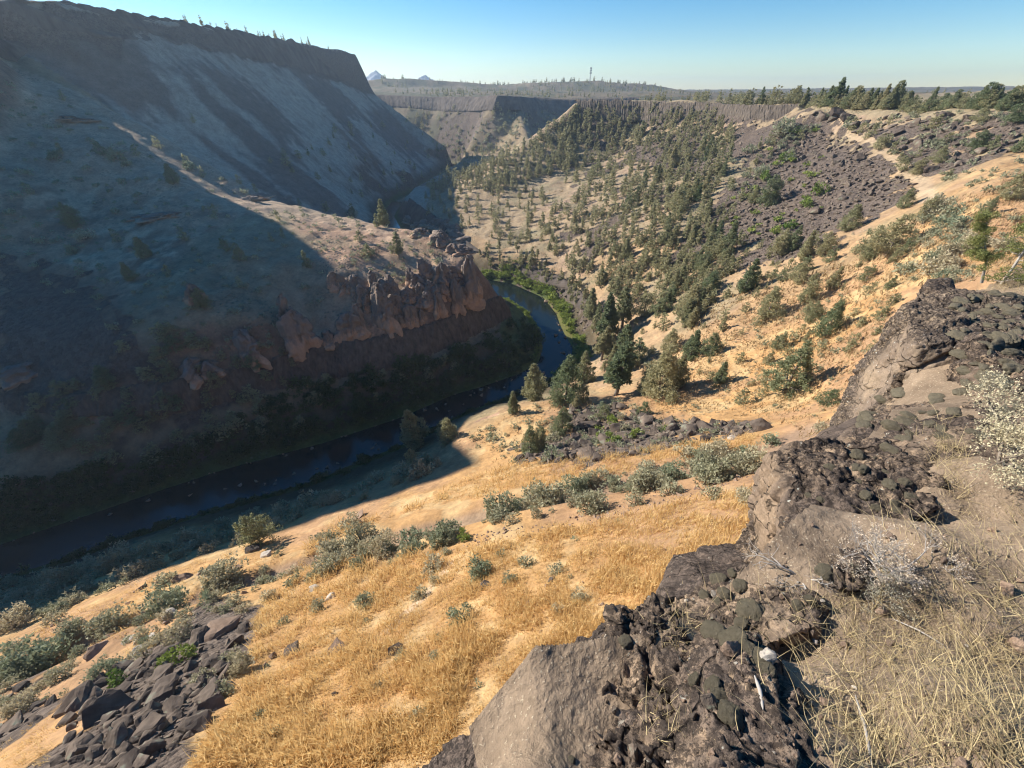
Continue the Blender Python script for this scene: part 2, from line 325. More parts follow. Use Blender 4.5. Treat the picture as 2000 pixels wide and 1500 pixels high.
def rockmat(name, c1, c2, sc=1., bs=.5, lich=None, bd=.05):
    m = NT(name); p = m.obj()
    n = m.noise(p, 1.5*sc, 6, .65); n2 = m.noise(p, 9*sc, 5, .7)
    col = m.mix(m.rng(n, .3, .7), c1, c2); col = m.mix(1., col, m.mix(n2, (.5, .5, .5), (1.5, 1.5, 1.5)), 'MULTIPLY')
    r = m.n('ObjectInfo').outputs['Random']; col = m.mix(1., col, m.mix(r, (.7, .7, .72), (1.3, 1.25, 1.2)), 'MULTIPLY')
    if lich: col = m.mix(m.rng(m.noise(p, 3*sc, 4), .58, .66), col, lich)
    return m.out(col, m.bump(m.math('ADD', n, m.math('MULTIPLY', n2, .4)), bs, bd/sc*2))
M_BASALT = rockmat('basalt', (.055, .048, .048), (.125, .108, .10), .5)
M_BOULD = rockmat('dark_boulder', (.07, .055, .045), (.175, .14, .112), .6, .5, (.2, .2, .15))
M_PALE = rockmat('pale_boulder', (.30, .26, .21), (.5, .46, .40), .8)
M_BROWN = rockmat('brown_boulder', (.16, .11, .08), (.27, .20, .15), .8)
m = NT('bark'); p = m.obj(); M_BARK = m.out(m.mix(m.noise(m.n('Mapping', Vector=p, Scale=(6., 6., 1.)).outputs[0], 3., 4), (.10, .075, .055), (.34, .29, .24)), m.bump(m.noise(m.n('Mapping', Vector=p, Scale=(10., 10., 1.)).outputs[0], 4., 4), .6, .05))
# ------------------------------------------------------------------ terrain zones
Z_SCREE = [W([(1552, 228), (1650, 262), (1740, 315), (1795, 372), (1760, 402), (1700, 425), (1620, 452), (1560, 468), (1480, 476), (1420, 470), (1385, 400), (1440, 350), (1500, 290), (1530, 250)]),
           W([(1130, 236), (1380, 238), (1410, 300), (1380, 345), (1310, 340), (1220, 300), (1140, 290)]),
           W([(1440, 500), (1560, 465), (1640, 450), (1640, 470), (1500, 520), (1400, 545)]),
           W([(1445, 240), (1560, 240), (1545, 270), (1470, 300), (1410, 300)]),
           W([(90, 1480), (150, 1345), (300, 1270), (380, 1180), (480, 1200), (490, 1260), (455, 1330), (420, 1400), (370, 1440), (300, 1500), (90, 1500)]),
           W([(1090, 805), (1200, 785), (1300, 822), (1480, 822), (1500, 840), (1400, 862), (1280, 880), (1150, 905), (1010, 905), (1000, 880), (1080, 850)]),
           W([(1560, 222), (1990, 225), (1990, 300), (1900, 330), (1840, 350), (1760, 300), (1650, 248)]),
           W([(0, 505), (90, 525), (170, 550), (205, 590), (240, 620), (270, 690), (320, 745), (160, 760), (0, 755)]),
           W([(960, 525), (1095, 545), (1150, 590), (1190, 640), (1160, 650), (1110, 600), (1060, 575), (950, 545)]),
           W([(0, 1350), (60, 1330), (100, 1380), (40, 1440), (0, 1460)]), W([(900, 1055), (1100, 1020), (1300, 965), (1480, 918), (1480, 935), (1300, 985), (1100, 1040), (900, 1075)])]
PATH = W([(880, 1100), (850, 1140), (800, 1190), (760, 1230)])
TRAIL = W([(1620, 215), (1660, 240), (1700, 275), (1750, 315), (1800, 355), (1815, 390)])
def zones(x, y, z):
    n = len(x); c = np.zeros((n, 3)); r = np.hypot(x, y)
    u, w, d = proj(x, y, z)
    def blend(c, col, m): return c*(1-m[:, None])+np.array(col)*m[:, None]
    gx_, gy_ = slope_n(x, y, np.clip(r*.01, .6, 5)); sl = np.hypot(gx_, gy_)
    na = fbm(x/22, y/22, o=4, s=31); nb = fbm(x/6, y/6, o=3, s=37); nc = fbm(x/70, y/70, o=3, s=41)
    c[:] = (.28, .215, .14)
    # golden near slope / tan middle slope
    near = sstep(150, 90, y-.2*x)*((x > -170) & (z > -125))
    c = blend(c, (.37, .265, .165), sstep(20, 60, x+.2*y)*sstep(700, 600, y))
    c = blend(c, (.32, .25, .17), sstep(-150, -120, x)*sstep(300, 340, y+x*.5)*sstep(720, 620, y)*(z > -112))
    c = blend(c, (.44, .275, .13), near)
    c = blend(c, (.50, .365, .20), near*sstep(.05, .35, nb+.5*na)*.8)
    c = blend(c, (.34, .22, .145), near*sstep(.0, .35, -na-.2*nb)*.6)
    c = blend(c, (.36, .26, .20), (1-near)*sstep(.1, .4, na)*.6*(x > 20))
    c = blend(c, (.22, .205, .135), sstep(-.05, .3, fbm(x/14+3, y/14, o=4, s=43))*.6*(1-near)*((x > -20) & (y > 60)))
    # spur, shaded face
    spur = ((x < -5) & (y > 118+.0*x) & (y < 385-.0*x) & (z > -106) & (y < 345-.32*(x+170)))*1.
    c = blend(c, (.42, .28, .195), spur); c = blend(c, (.52, .38, .27), spur*sstep(0, .3, na)*.7); c = blend(c, (.17, .12, .09), spur*sstep(.0, .3, -nb+.3*na)*.6); c = blend(c, (.20, .20, .13), spur*sstep(.05, .3, nc)*.6)
    c = blend(c, (.40, .31, .23), spur*sstep(250, 285, y)*.8)
    # far mesa talus: pale grass with dark rock streaks running down
    ms = ((x < -100) & (y > 352-.25*(x+170)) & (z > -128) & (y < 1040) & (x < -90-.0*y))*1.
    c = blend(c, (.38, .33, .27), ms)
    q = y+.35*x
    q = q+7*fbm(x/40, y/40, o=3, s=58); st = .5*vnoise(q/15, x/90, s=51)+.3*vnoise(q/6, x/30, s=52)+.28*fbm(q/3, x/12, o=3, s=53)+1.1*vnoise(q/75, x/70, s=54)+.4*fbm(x/9, y/9, o=3, s=59)
    dark = sstep(-.15, .45, st+.22-.5*sstep(-60, -105, z))*ms*sstep(48, 30, z)
    rocky = dark*.45
    c = blend(c, (.135, .125, .12), dark*.75)
    # banks
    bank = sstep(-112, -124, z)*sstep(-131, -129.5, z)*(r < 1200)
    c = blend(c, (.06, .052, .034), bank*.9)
    dr = np.full(n, 99.); mm = (z < -118)
    if mm.any(): dr[mm] = np.minimum(segdist(x[mm], y[mm], BANKL), segdist(x[mm], y[mm], BANKR))
    c = blend(c, (.07, .10, .03), sstep(7, 2, dr+2*nb)*.9)
    mead = inpoly(x, y, [(-12, 300), (22, 292), (38, 268), (40, 225), (28, 195), (0, 186), (-8, 215), (0, 260)])*(z < -116)
    c = blend(c, (.16, .16, .055), mead*.8)
    # plateau and far hills
    fr = sstep(900, 1050, y)*1.
    c = blend(c, (.165, .14, .10), fr*.9)
    c = blend(c, (.09, .10, .065), fr*sstep(-.05, .25, fbm(x/40, y/90, o=4, s=61))*.75)
    pl = ((x > 60) & (y > 30) & (z > -13) & (y < 900))*1.
    c = blend(c, (.30, .25, .17), pl)
    # rock where steep
    steep = sstep(np.where((x > 0) & (y < 330), 1.3, .95), np.where((x > 0) & (y < 330), 1.8, 1.35), sl)*sstep(110, 150, r)
    rocky = np.maximum(rocky, steep*.75*(1-spur))
    c = blend(c, (.10, .085, .075), steep*.8*(1-spur)); c = blend(c, (.19, .125, .095), steep*spur*.8)
    for i, Zp in enumerate(Z_SCREE):
        xs = [p[0] for p in Zp]; ys = [p[1] for p in Zp]; mk = (x > min(xs)-12) & (x < max(xs)+12) & (y > min(ys)-12) & (y < max(ys)+12)
        if not mk.any(): continue
        g = np.where(inpoly(x[mk], y[mk], Zp), 1., 0.)
        dd = segdist(x[mk], y[mk], Zp+[Zp[0]]); k = 3.5 if i in (4, 5, 9, 10) else 9.
        if i == 10: continue
        sd = np.where(g > .5, dd, -dd); val = sstep(-k, k, sd+nb[mk]*k*1.6)
        if i == 6: val = val*sstep(-.5, .0, nb[mk])
        if i == 8: val = val*sstep(-.1, .3, nb[mk]+.5*na[mk])
        if i == 5: val = val*sstep(-.6, -.1, nb[mk])
        rr = rocky[mk]; rocky[mk] = np.maximum(rr, val)
        if i == 7:
            cc = c[mk]; cc = cc*(1-val[:, None])+np.array((.035, .033, .036))*val[:, None]; c[mk] = cc
    # scattered rock on the forest hill and the hill far left
    hill = ((y > 200) & (x > 40) & (z > -100) & (z < -14))*sstep(.12, .38, fbm(x/30+5, y/30, o=3, s=71))*.7
    rocky = np.maximum(rocky, hill)
    nr = r < 200
    if nr.any():
        pd_ = np.full(n, 99.); pd_[nr] = segdist(x[nr], y[nr], PATH); c = blend(c, (.55, .43, .31), sstep(1.1, .5, pd_+.4*nb)*(r < 200))
        g = np.full(n, 99.); g[nr] = segdist(x[nr], y[nr], GULLY); c = blend(c, (.27, .20, .15), sstep(4.5, 2., g+nb)*.8*nr)
    tl = segdist(x, y, TRAIL); c = blend(c, (.40, .31, .215), sstep(2.6, 1., tl+nb)); rocky = rocky*(1-sstep(2.6, 1., tl+nb))
    scrub = np.clip(1-rocky, 0, 1)*sstep(40, 90, r)*(1-mead)*(1-dark)
    return np.clip(c, 0, 1), rocky, scrub
def build_terrain():
    az = np.radians(np.concatenate([np.arange(-93, -62, .4), np.arange(-62, 50, .15), np.arange(50, 92, .3)]))
    r = [2.5]
    while r[-1] < 1350: r.append(r[-1]*(1.0068 if r[-1] > 60 else 1.012))
    while r[-1] < 6300: r.append(r[-1]*1.016)
    r = np.array(r); A, R = np.meshgrid(az, r); X = (R*np.sin(A)).ravel(); Y = (R*np.cos(A)).ravel(); Z = H(X, Y)
    far = sstep(900, 1300, R.ravel()); Z = Z+far*(3*fbm(X/60, Y/60, o=3, s=5)+7*fbm(X/260, Y/260, o=3, s=6))
    na, nr = len(az), len(r)
    i = (np.arange(nr-1)[:, None]*na+np.arange(na-1)[None]).ravel()
    me = mk_mesh('ground', np.stack([X, Y, Z], -1), np.stack([i, i+1, i+na+1, i+na], -1), True, [M_TERRAIN])
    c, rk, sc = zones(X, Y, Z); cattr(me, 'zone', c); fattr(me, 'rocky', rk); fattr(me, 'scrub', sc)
    link('ground', me, kind='structure'); print('terrain', len(X))
build_terrain()
# river surface
def resample(L, n):
    L = np.array(L); s = np.concatenate([[0], np.cumsum(np.hypot(*np.diff(L, axis=0).T))]); q = np.linspace(0, s[-1], n)
    return np.stack([np.interp(q, s, L[:, 0]), np.interp(q, s, L[:, 1])], -1)
La = np.array(BANKL); Lb = np.array(BANKR); n = len(La)
sub = np.linspace(0, n-1, (n-1)*6+1); La = np.stack([np.interp(sub, range(n), La[:, k]) for k in (0, 1)], -1); Lb = np.stack([np.interp(sub, range(n), Lb[:, k]) for k in (0, 1)], -1)
vs = []; K = 9
ok_ = La[:, 1] < 640; La, Lb = La[ok_], Lb[ok_]
for a, b in zip(La, Lb):
    d = (b-a)/np.hypot(*(b-a))*4
    for k in range(K):
        q = (a-d)+(b-a+2*d)*k/(K-1); vs.append((q[0], q[1], -130.0))
i = (np.arange(len(La)-1)[:, None]*K+np.arange(K-1)[None]).ravel()
me = mk_mesh('river', vs, np.stack([i, i+K, i+K+1, i+1], -1), True, [M_WATER]); link('river', me, kind='structure')
# ------------------------------------------------------------------ cliffs (columnar rock faces along the rims)
def cliff(name, top, base, wcol, amp, mat, seed, nv=14, push=1.5, step=None, uneven=.12):
    L = np.array(top, float); B = np.array(base, float)
    s = np.concatenate([[0], np.cumsum(np.hypot(*np.diff(L[:, :2], axis=0).T))]); n = int(s[-1]/(step or wcol/5)); q = np.linspace(0, s[-1], n)
    T = np.stack([np.interp(q, s, L[:, k]) for k in range(3)], -1); sb = s if len(B) == len(L) else np.linspace(0, s[-1], len(B))
    Bq = np.stack([np.interp(q, sb, B[:, k]) for k in range(3)], -1)
    out = (Bq-T)[:, :2]; out /= np.hypot(*out.T)[:, None]+1e-6
    vs = []; k = np.linspace(-.04, 1.1, nv)
    Q, K = np.meshgrid(q, k, indexing='ij'); hgt = (T[:, 2]-Bq[:, 2])[:, None]
    cid = Q/wcol+.25*vnoise(Q/wcol*.7, K*2, s=seed); fl = np.floor(cid); fr = cid-fl
    cr = _h(fl.astype(np.int64), np.zeros_like(fl, dtype=np.int64), 0, seed); big = vnoise(Q/(wcol*7), K*1.2, s=seed+2)
    prof = np.sqrt(np.clip(1-(2*fr-1)**2, 0, 1))
    off = amp*(.5*prof+.9*cr+1.2*big+.5*fbm(Q/2.5, K*hgt/2.5, o=3, s=seed+4))
    brk = np.floor(K*4+_h(fl.astype(np.int64), 0*fl.astype(np.int64), 1, seed)*2)
    off = off+amp*.5*_h(fl.astype(np.int64), brk.astype(np.int64), 0, seed+7)
    e = np.clip(K, 0, 1)**.8
    X = T[:, 0][:, None]*(1-e)+Bq[:, 0][:, None]*e+out[:, 0][:, None]*(push+off)
    Y = T[:, 1][:, None]*(1-e)+Bq[:, 1][:, None]*e+out[:, 1][:, None]*(push+off)
    Z = T[:, 2][:, None]-hgt*K-(cr-.3)*hgt*uneven*(1-np.clip(K, 0, 1))
    # a lip that runs back into the plateau
    X = np.concatenate([(T[:, 0]-out[:, 0]*4)[:, None], X], 1); Y = np.concatenate([(T[:, 1]-out[:, 1]*4)[:, None], Y], 1); Z = np.concatenate([(T[:, 2]-1.2)[:, None], Z], 1); nv += 1
    i = (np.arange(n-1)[:, None]*nv+np.arange(nv-1)[None]).ravel()
    me = mk_mesh(name, np.stack([X.ravel(), Y.ravel(), Z.ravel()], -1), np.stack([i, i+1, i+nv+1, i+nv], -1), True, [mat])
    return link(name, me, kind='structure')
def rockface(name, c1, c2, sx):
    m = NT(name); p = m.obj(); mp = m.n('Mapping', Vector=p, Scale=(sx, sx, sx*.16)).outputs[0]
    a = m.noise(mp, 1., 5, .65); b = m.noise(p, sx*.6, 5, .7); col = m.mix(m.rng(a, .3, .7), c1, c2)
    col = m.mix(1., col, m.mix(b, (.55, .55, .55), (1.45, 1.42, 1.4)), 'MULTIPLY')
    return m.out(col, m.bump(m.math('ADD', a, m.math('MULTIPLY', b, .6)), .8, 1.2))
M_CL1 = rockface('mesa_rock', (.055, .046, .042), (.145, .12, .102), .12)
M_CL2 = rockface('rimrock', (.06, .05, .044), (.18, .148, .118), .5)
M_CL3 = rockface('red_basalt', (.065, .05, .042), (.19, .135, .10), .5)
M_SPIRE = rockface('tuff', (.15, .10, .075), (.30, .20, .145), .25)
ML, MB_ = lines[0], lines[1]
cliff('rimrock_cliff', ML[7:18], MB_[7:18], 5.5, 1.9, M_CL1, 5, nv=18)
cliff('rimrock_cliff', [(x, y, z) for x, y, z in RIM[:5]], [(x, y, z-1) for x, y, z in RB], 2.6, 1.5, M_CL2, 6, nv=12, push=1.)
cliff('basalt_band', BT[1:11], BB[1:11], 1.6, .9, M_CL3, 8, nv=12, push=.6)
bw = lines[[i for i, L in enumerate(lines) if L[0][:2] == (-100, 1000)][0]]; bw2 = lines[[i for i, L in enumerate(lines) if L[0][:2] == (-110, 1000)][0]]
cliff('basalt_band', bw[5:12], bw2[5:12], 2.0, 1.2, M_CL1, 9, nv=10, push=.8)
fr_ = [L for L in lines if L[0] == (-700, 1330, -8)][0]; fb_ = [L for L in lines if L[0] == (-700, 1300, -50)][0]
cliff('rimrock_cliff', fr_[1:10], fb_[1:10], 11., 2., M_CL1, 12, nv=12, push=1., step=1.6, uneven=.02)
# ------------------------------------------------------------------ small shape library
def tube(path, rad, k=6):
    path = [Vector(p) for p in path]; vs = []; fs = []
    for i, p in enumerate(path):
        d = (path[min(i+1, len(path)-1)]-path[max(i-1, 0)]).normalized(); a = d.orthogonal().normalized(); b = d.cross(a)
        for j in range(k):
            t = 2*math.pi*j/k; vs.append(p+(a*math.cos(t)+b*math.sin(t))*rad[i])
    for i in range(len(path)-1):
        for j in range(k): fs.append((i*k+j, i*k+(j+1) % k, (i+1)*k+(j+1) % k, (i+1)*k+j))
    return np.array([v[:] for v in vs]), np.array(fs)
def join(parts):
    V_, F_ = [], []; o = 0
    for v, f in parts: V_.append(v); F_.append(f+o); o += len(v)
    return np.concatenate(V_), np.concatenate(F_)
def leaf_cloud(centers, radii, per, size, g, flat=.8, up=0.):
    n = len(centers); c = np.repeat(centers, per, 0); r = np.repeat(radii, per)[:, None]; N = len(c)
    d = g.normal(size=(N, 3)); d /= np.linalg.norm(d, axis=1)[:, None]; d[:, 2] = d[:, 2]*flat+.15
    o = c+d*r*(g.uniform(.35, 1, (N, 1))**.5)
    a = g.normal(size=(N, 3)); a += d*.8; a[:, 2] += up; a /= np.linalg.norm(a, axis=1)[:, None]
    b = np.cross(a, g.normal(size=(N, 3))); b /= np.linalg.norm(b, axis=1)[:, None]
    s = size*g.uniform(.6, 1.3, (N, 1))
    v = np.stack([o-b*s*.45, o+b*s*.45, o+a*s*1.5], 1).reshape(-1, 3); f = np.arange(len(v)).reshape(-1, 3)
    tint = np.repeat(np.repeat(g.random(n), per)*.7+g.random(N)*.3, 3); return v, f, tint
def juniper(seed, lod, shape='cone', H_=1.):
    g = np.random.default_rng(seed); ncl = {0: 150, 1: 64, 2: 26}[lod]; per = {0: 34, 1: 22, 2: 13}[lod]; size = {0: .026, 1: .040, 2: .065}[lod]
    t = g.beta(1.05, 1.5, ncl)*.92+.06; t[0] = .97
    W_, ex = {'cone': (.22, .7), 'round': (.40, .45), 'tall': (.15, .6), 'sparse': (.42, .7)}[shape]
    prof = W_*(1-t)**ex*np.clip(t/.14, .35, 1)**.6*(1+.25*np.sin(g.uniform(0, 6)+t*g.uniform(5, 12)))
    if shape == 'tall': t = .22+t*.78
    th = g.uniform(0, 2*np.pi, ncl); lob = 1+.28*np.cos(th*2+g.uniform(0, 6))+.2*np.cos(th*3+g.uniform(0, 6))
    rr = prof*np.sqrt(g.uniform(.15, 1, ncl))*lob; lean = g.normal(size=2)*.05
    c = np.stack([rr*np.cos(th)+lean[0]*t, rr*np.sin(th)+lean[1]*t, t], -1)
    rad = (W_*.30)*(1-.62*t)*g.uniform(.7, 1.3, ncl)*(1.35 if lod == 2 else 1.)
    if shape == 'sparse': rad *= .55
    v, f, ti = leaf_cloud(c, rad, per, size*(1.15 if shape == 'round' else 1), g)
    pr = [tube([(0, 0, -.06), (lean[0]*.3+.01, lean[1]*.3, .25), (lean[0]*.6, lean[1]*.6, .55), (lean[0], lean[1], .93)], [.032, .024, .014, .003], 6)]
    for i in range({0: 16, 1: 8, 2: 2}[lod]):
        j = g.integers(ncl); q = c[j]; z0 = max(.04, q[2]-.45*np.hypot(q[0], q[1])-.05)
        pr.append(tube([(lean[0]*z0, lean[1]*z0, z0), (q[0]*.5, q[1]*.5, z0+.3*(q[2]-z0)), tuple(q)], [.011, .007, .002], 4))
    tv, tf = join(pr)
    cm = mk_mesh('crown', v, f, False, [M_JUN]); fattr(cm, 'tint', ti); tm = mk_mesh('trunk', tv, tf, True, [M_BARK]); return cm, tm, (v, f, ti), (tv, tf)
KIND = ['cone', 'cone', 'cone', 'cone', 'round', 'round', 'tall', 'tall', 'sparse']
JUN = {l: [juniper(100+i, l, k) for i, k in enumerate(KIND)] for l in (0, 1, 2)}
def bush(seed, lod, mat, size=1.):
    g = np.random.default_rng(seed); ncl = {0: 60, 1: 26, 2: 12}[lod]; per = {0: 30, 1: 18, 2: 10}[lod]; sz = {0: .055, 1: .085, 2: .13}[lod]
    th = g.uniform(0, 6.283, ncl); el = np.arcsin(g.uniform(.05, 1, ncl)); k = g.uniform(.55, 1, ncl)
    c = np.stack([.55*np.cos(th)*np.cos(el)*k, .5*np.sin(th)*np.cos(el)*k, .12+.55*np.sin(el)*k], -1)*(1+.25*np.sin(3*th+g.uniform(0, 6)))[:, None]
    v, f, ti = leaf_cloud(c, g.uniform(.10, .2, ncl), per, sz, g, 1., .8)
    me = mk_mesh('foliage', v, f, False, [mat]); fattr(me, 'tint', ti)
    pr = [tube([(0, 0, -.1), tuple(q*.55+np.array([0, 0, -.03])), tuple(q)], [.035, .02, .006], 4) for q in c[:{0: 18, 1: 8, 2: 3}[lod]]]
    tv, tf = join(pr); return me, mk_mesh('stem', tv, tf, True, [M_BARK]), (v, f, ti), (tv, tf)
SAGE = {l: [bush(300+i, l, M_SAGE) for i in range(5)] for l in (0, 1, 2)}
GRN = {l: [bush(340+i, l, M_GREEN) for i in range(3)] for l in (1, 2)}
SHADEG = {l: [bush(360+i, l, M_SHADEGRN) for i in range(3)] for l in (1, 2)}
def boulder(seed, sub=2, amp=.05, npt=13, mat=None, flat=(1, .8, .62)):
    g = np.random.default_rng(seed); bm = bmesh.new()
    d = g.normal(size=(npt, 3)); d /= np.linalg.norm(d, axis=1)[:, None]; d *= g.uniform(.75, 1.05, (npt, 1))*.5*np.array(flat)
    for q in d: bm.verts.new(q)
    r = bmesh.ops.convex_hull(bm, input=bm.verts); bmesh.ops.delete(bm, geom=[e for e in r['geom_interior'] if isinstance(e, bmesh.types.BMVert)], context='VERTS')
    bmesh.ops.bevel(bm, geom=list(bm.edges), offset=.03, segments=1, affect='EDGES', clamp_overlap=True)
    bmesh.ops.triangulate(bm, faces=bm.faces)
    for _ in range(sub): bmesh.ops.subdivide_edges(bm, edges=[e for e in bm.edges if e.calc_length() > .12], cuts=1, use_grid_fill=True); bmesh.ops.triangulate(bm, faces=[f for f in bm.faces if len(f.verts) > 3])
    bm.normal_update(); P_ = np.array([v.co[:] for v in bm.verts]); N_ = np.array([v.normal[:] for v in bm.verts])
    q = P_+N_*(amp*fbm(P_[:, 0]*5+seed, P_[:, 1]*5, P_[:, 2]*5, o=3, s=seed))[:, None]
    for v, c in zip(bm.verts, q): v.co = c
    for f in bm.faces: f.smooth = False
    me = bpy.data.meshes.new('boulder'); bm.to_mesh(me); bm.free(); me.materials.append(mat)
    V_ = np.empty(len(me.vertices)*3, np.float32); me.vertices.foreach_get('co', V_); F_ = np.array([p.vertices[:] for p in me.polygons]); return me, V_.reshape(-1, 3), F_
BOU = {k: [boulder(500+i, 2, .05, 12+i % 4, mt) for i in range(6)] for k, mt in (('dark', M_BOULD), ('pale', M_PALE), ('brown', M_BROWN))}
BOL = [boulder(540+i, 0, .03, 9, M_BOULD) for i in range(6)]
# ------------------------------------------------------------------ placing
def merged(name, items, protos, mat, label, attr=True):   # many small ones as a single object
    if not items: return
    VV, FF, TT = [], [], []; o = 0
    byp = {}
    for it in items: byp.setdefault(it[4], []).append(it)
    for pi, L in byp.items():
        v, f = protos[pi][0], protos[pi][1]; A = np.array([(a[0], a[1], a[2], a[3], a[5]) for a in L], float)
        sx = A[:, 3][:, None]*(np.array([a[6] for a in L])[:, None]); sz = A[:, 3][:, None]; c, s = np.cos(A[:, 4])[:, None], np.sin(A[:, 4])[:, None]
        X = A[:, 0][:, None]+sx*(c*v[None, :, 0]-s*v[None, :, 1]); Y = A[:, 1][:, None]+sx*(s*v[None, :, 0]+c*v[None, :, 1]); Z = A[:, 2][:, None]+sz*v[None, :, 2]
        VV.append(np.stack([X, Y, Z], -1).reshape(-1, 3)); FF.append((f[None]+(np.arange(len(L))*len(v))[:, None, None]).reshape(-1, f.shape[1])+o); o += len(L)*len(v)
        if len(protos[pi]) > 2: TT.append((np.clip(protos[pi][2][None]+rng.uniform(-.45, .45, (len(L), 1)), 0, 1)).ravel())
    me = mk_mesh(name, np.concatenate(VV), np.concatenate(FF), False, [mat])
    if TT: fattr(me, 'tint', np.concatenate(TT))
    return link(name, me, kind='stuff', label=label)
def hsolve(x, y, z, hpx):
    u0, v0, d = proj(x, y, z); lo, hi = .01, 60.
    for _ in range(30):
        m_ = (lo+hi)/2; u1, v1, _d = proj(x, y, z+m_)
        if math.hypot(u1-u0, v1-v0) < hpx: lo = m_
        else: hi = m_
    return lo
def scatter(poly, sx, sy, prob=1., jit=.45):     # candidates spread over an outline, then dropped on the ground
    us = np.arange(min(p[0] for p in poly), max(p[0] for p in poly), sx); vs2 = np.arange(min(p[1] for p in poly), max(p[1] for p in poly), sy)
    U, V_ = np.meshgrid(us, vs2); U = U+(np.arange(len(vs2)) % 2)[:, None]*sx/2; U = (U+rng.uniform(-jit, jit, U.shape)*sx).ravel(); V_ = (V_+rng.uniform(-jit, jit, V_.shape)*sy).ravel()
    k = inpoly(U, V_, poly) & (rng.random(U.shape) < prob); U, V_ = U[k], V_[k]
    if not len(U): return np.zeros((0, 4))
    q = hit(U, V_); return q[~np.isnan(q[:, 3])]
def thing_tree(x, y, z, h, var, rot, wide, lod, label, group, name='juniper_tree', cat='tree'):
    kw = dict(label=label, category=cat)
    if group: kw['group'] = group
    e = empty(name, (x, y, z), **kw); e.rotation_euler = (0, 0, rot); e.scale = (h*wide, h*wide, h)
    cm, tm = JUN[lod][var][:2]; link('crown', cm, e); link('trunk', tm, e); return e
TREES = []   # x, y, z, h, var, rot, wide, label, group
def T(u, v, hpx, var, wide, label, group=None):
    q = hit(u, v)[0]; h = hsolve(*q[:3], hpx); TREES.append([q[0], q[1], q[2]-.02*h, h, var, rng.uniform(0, 6.28), wide, label, group])
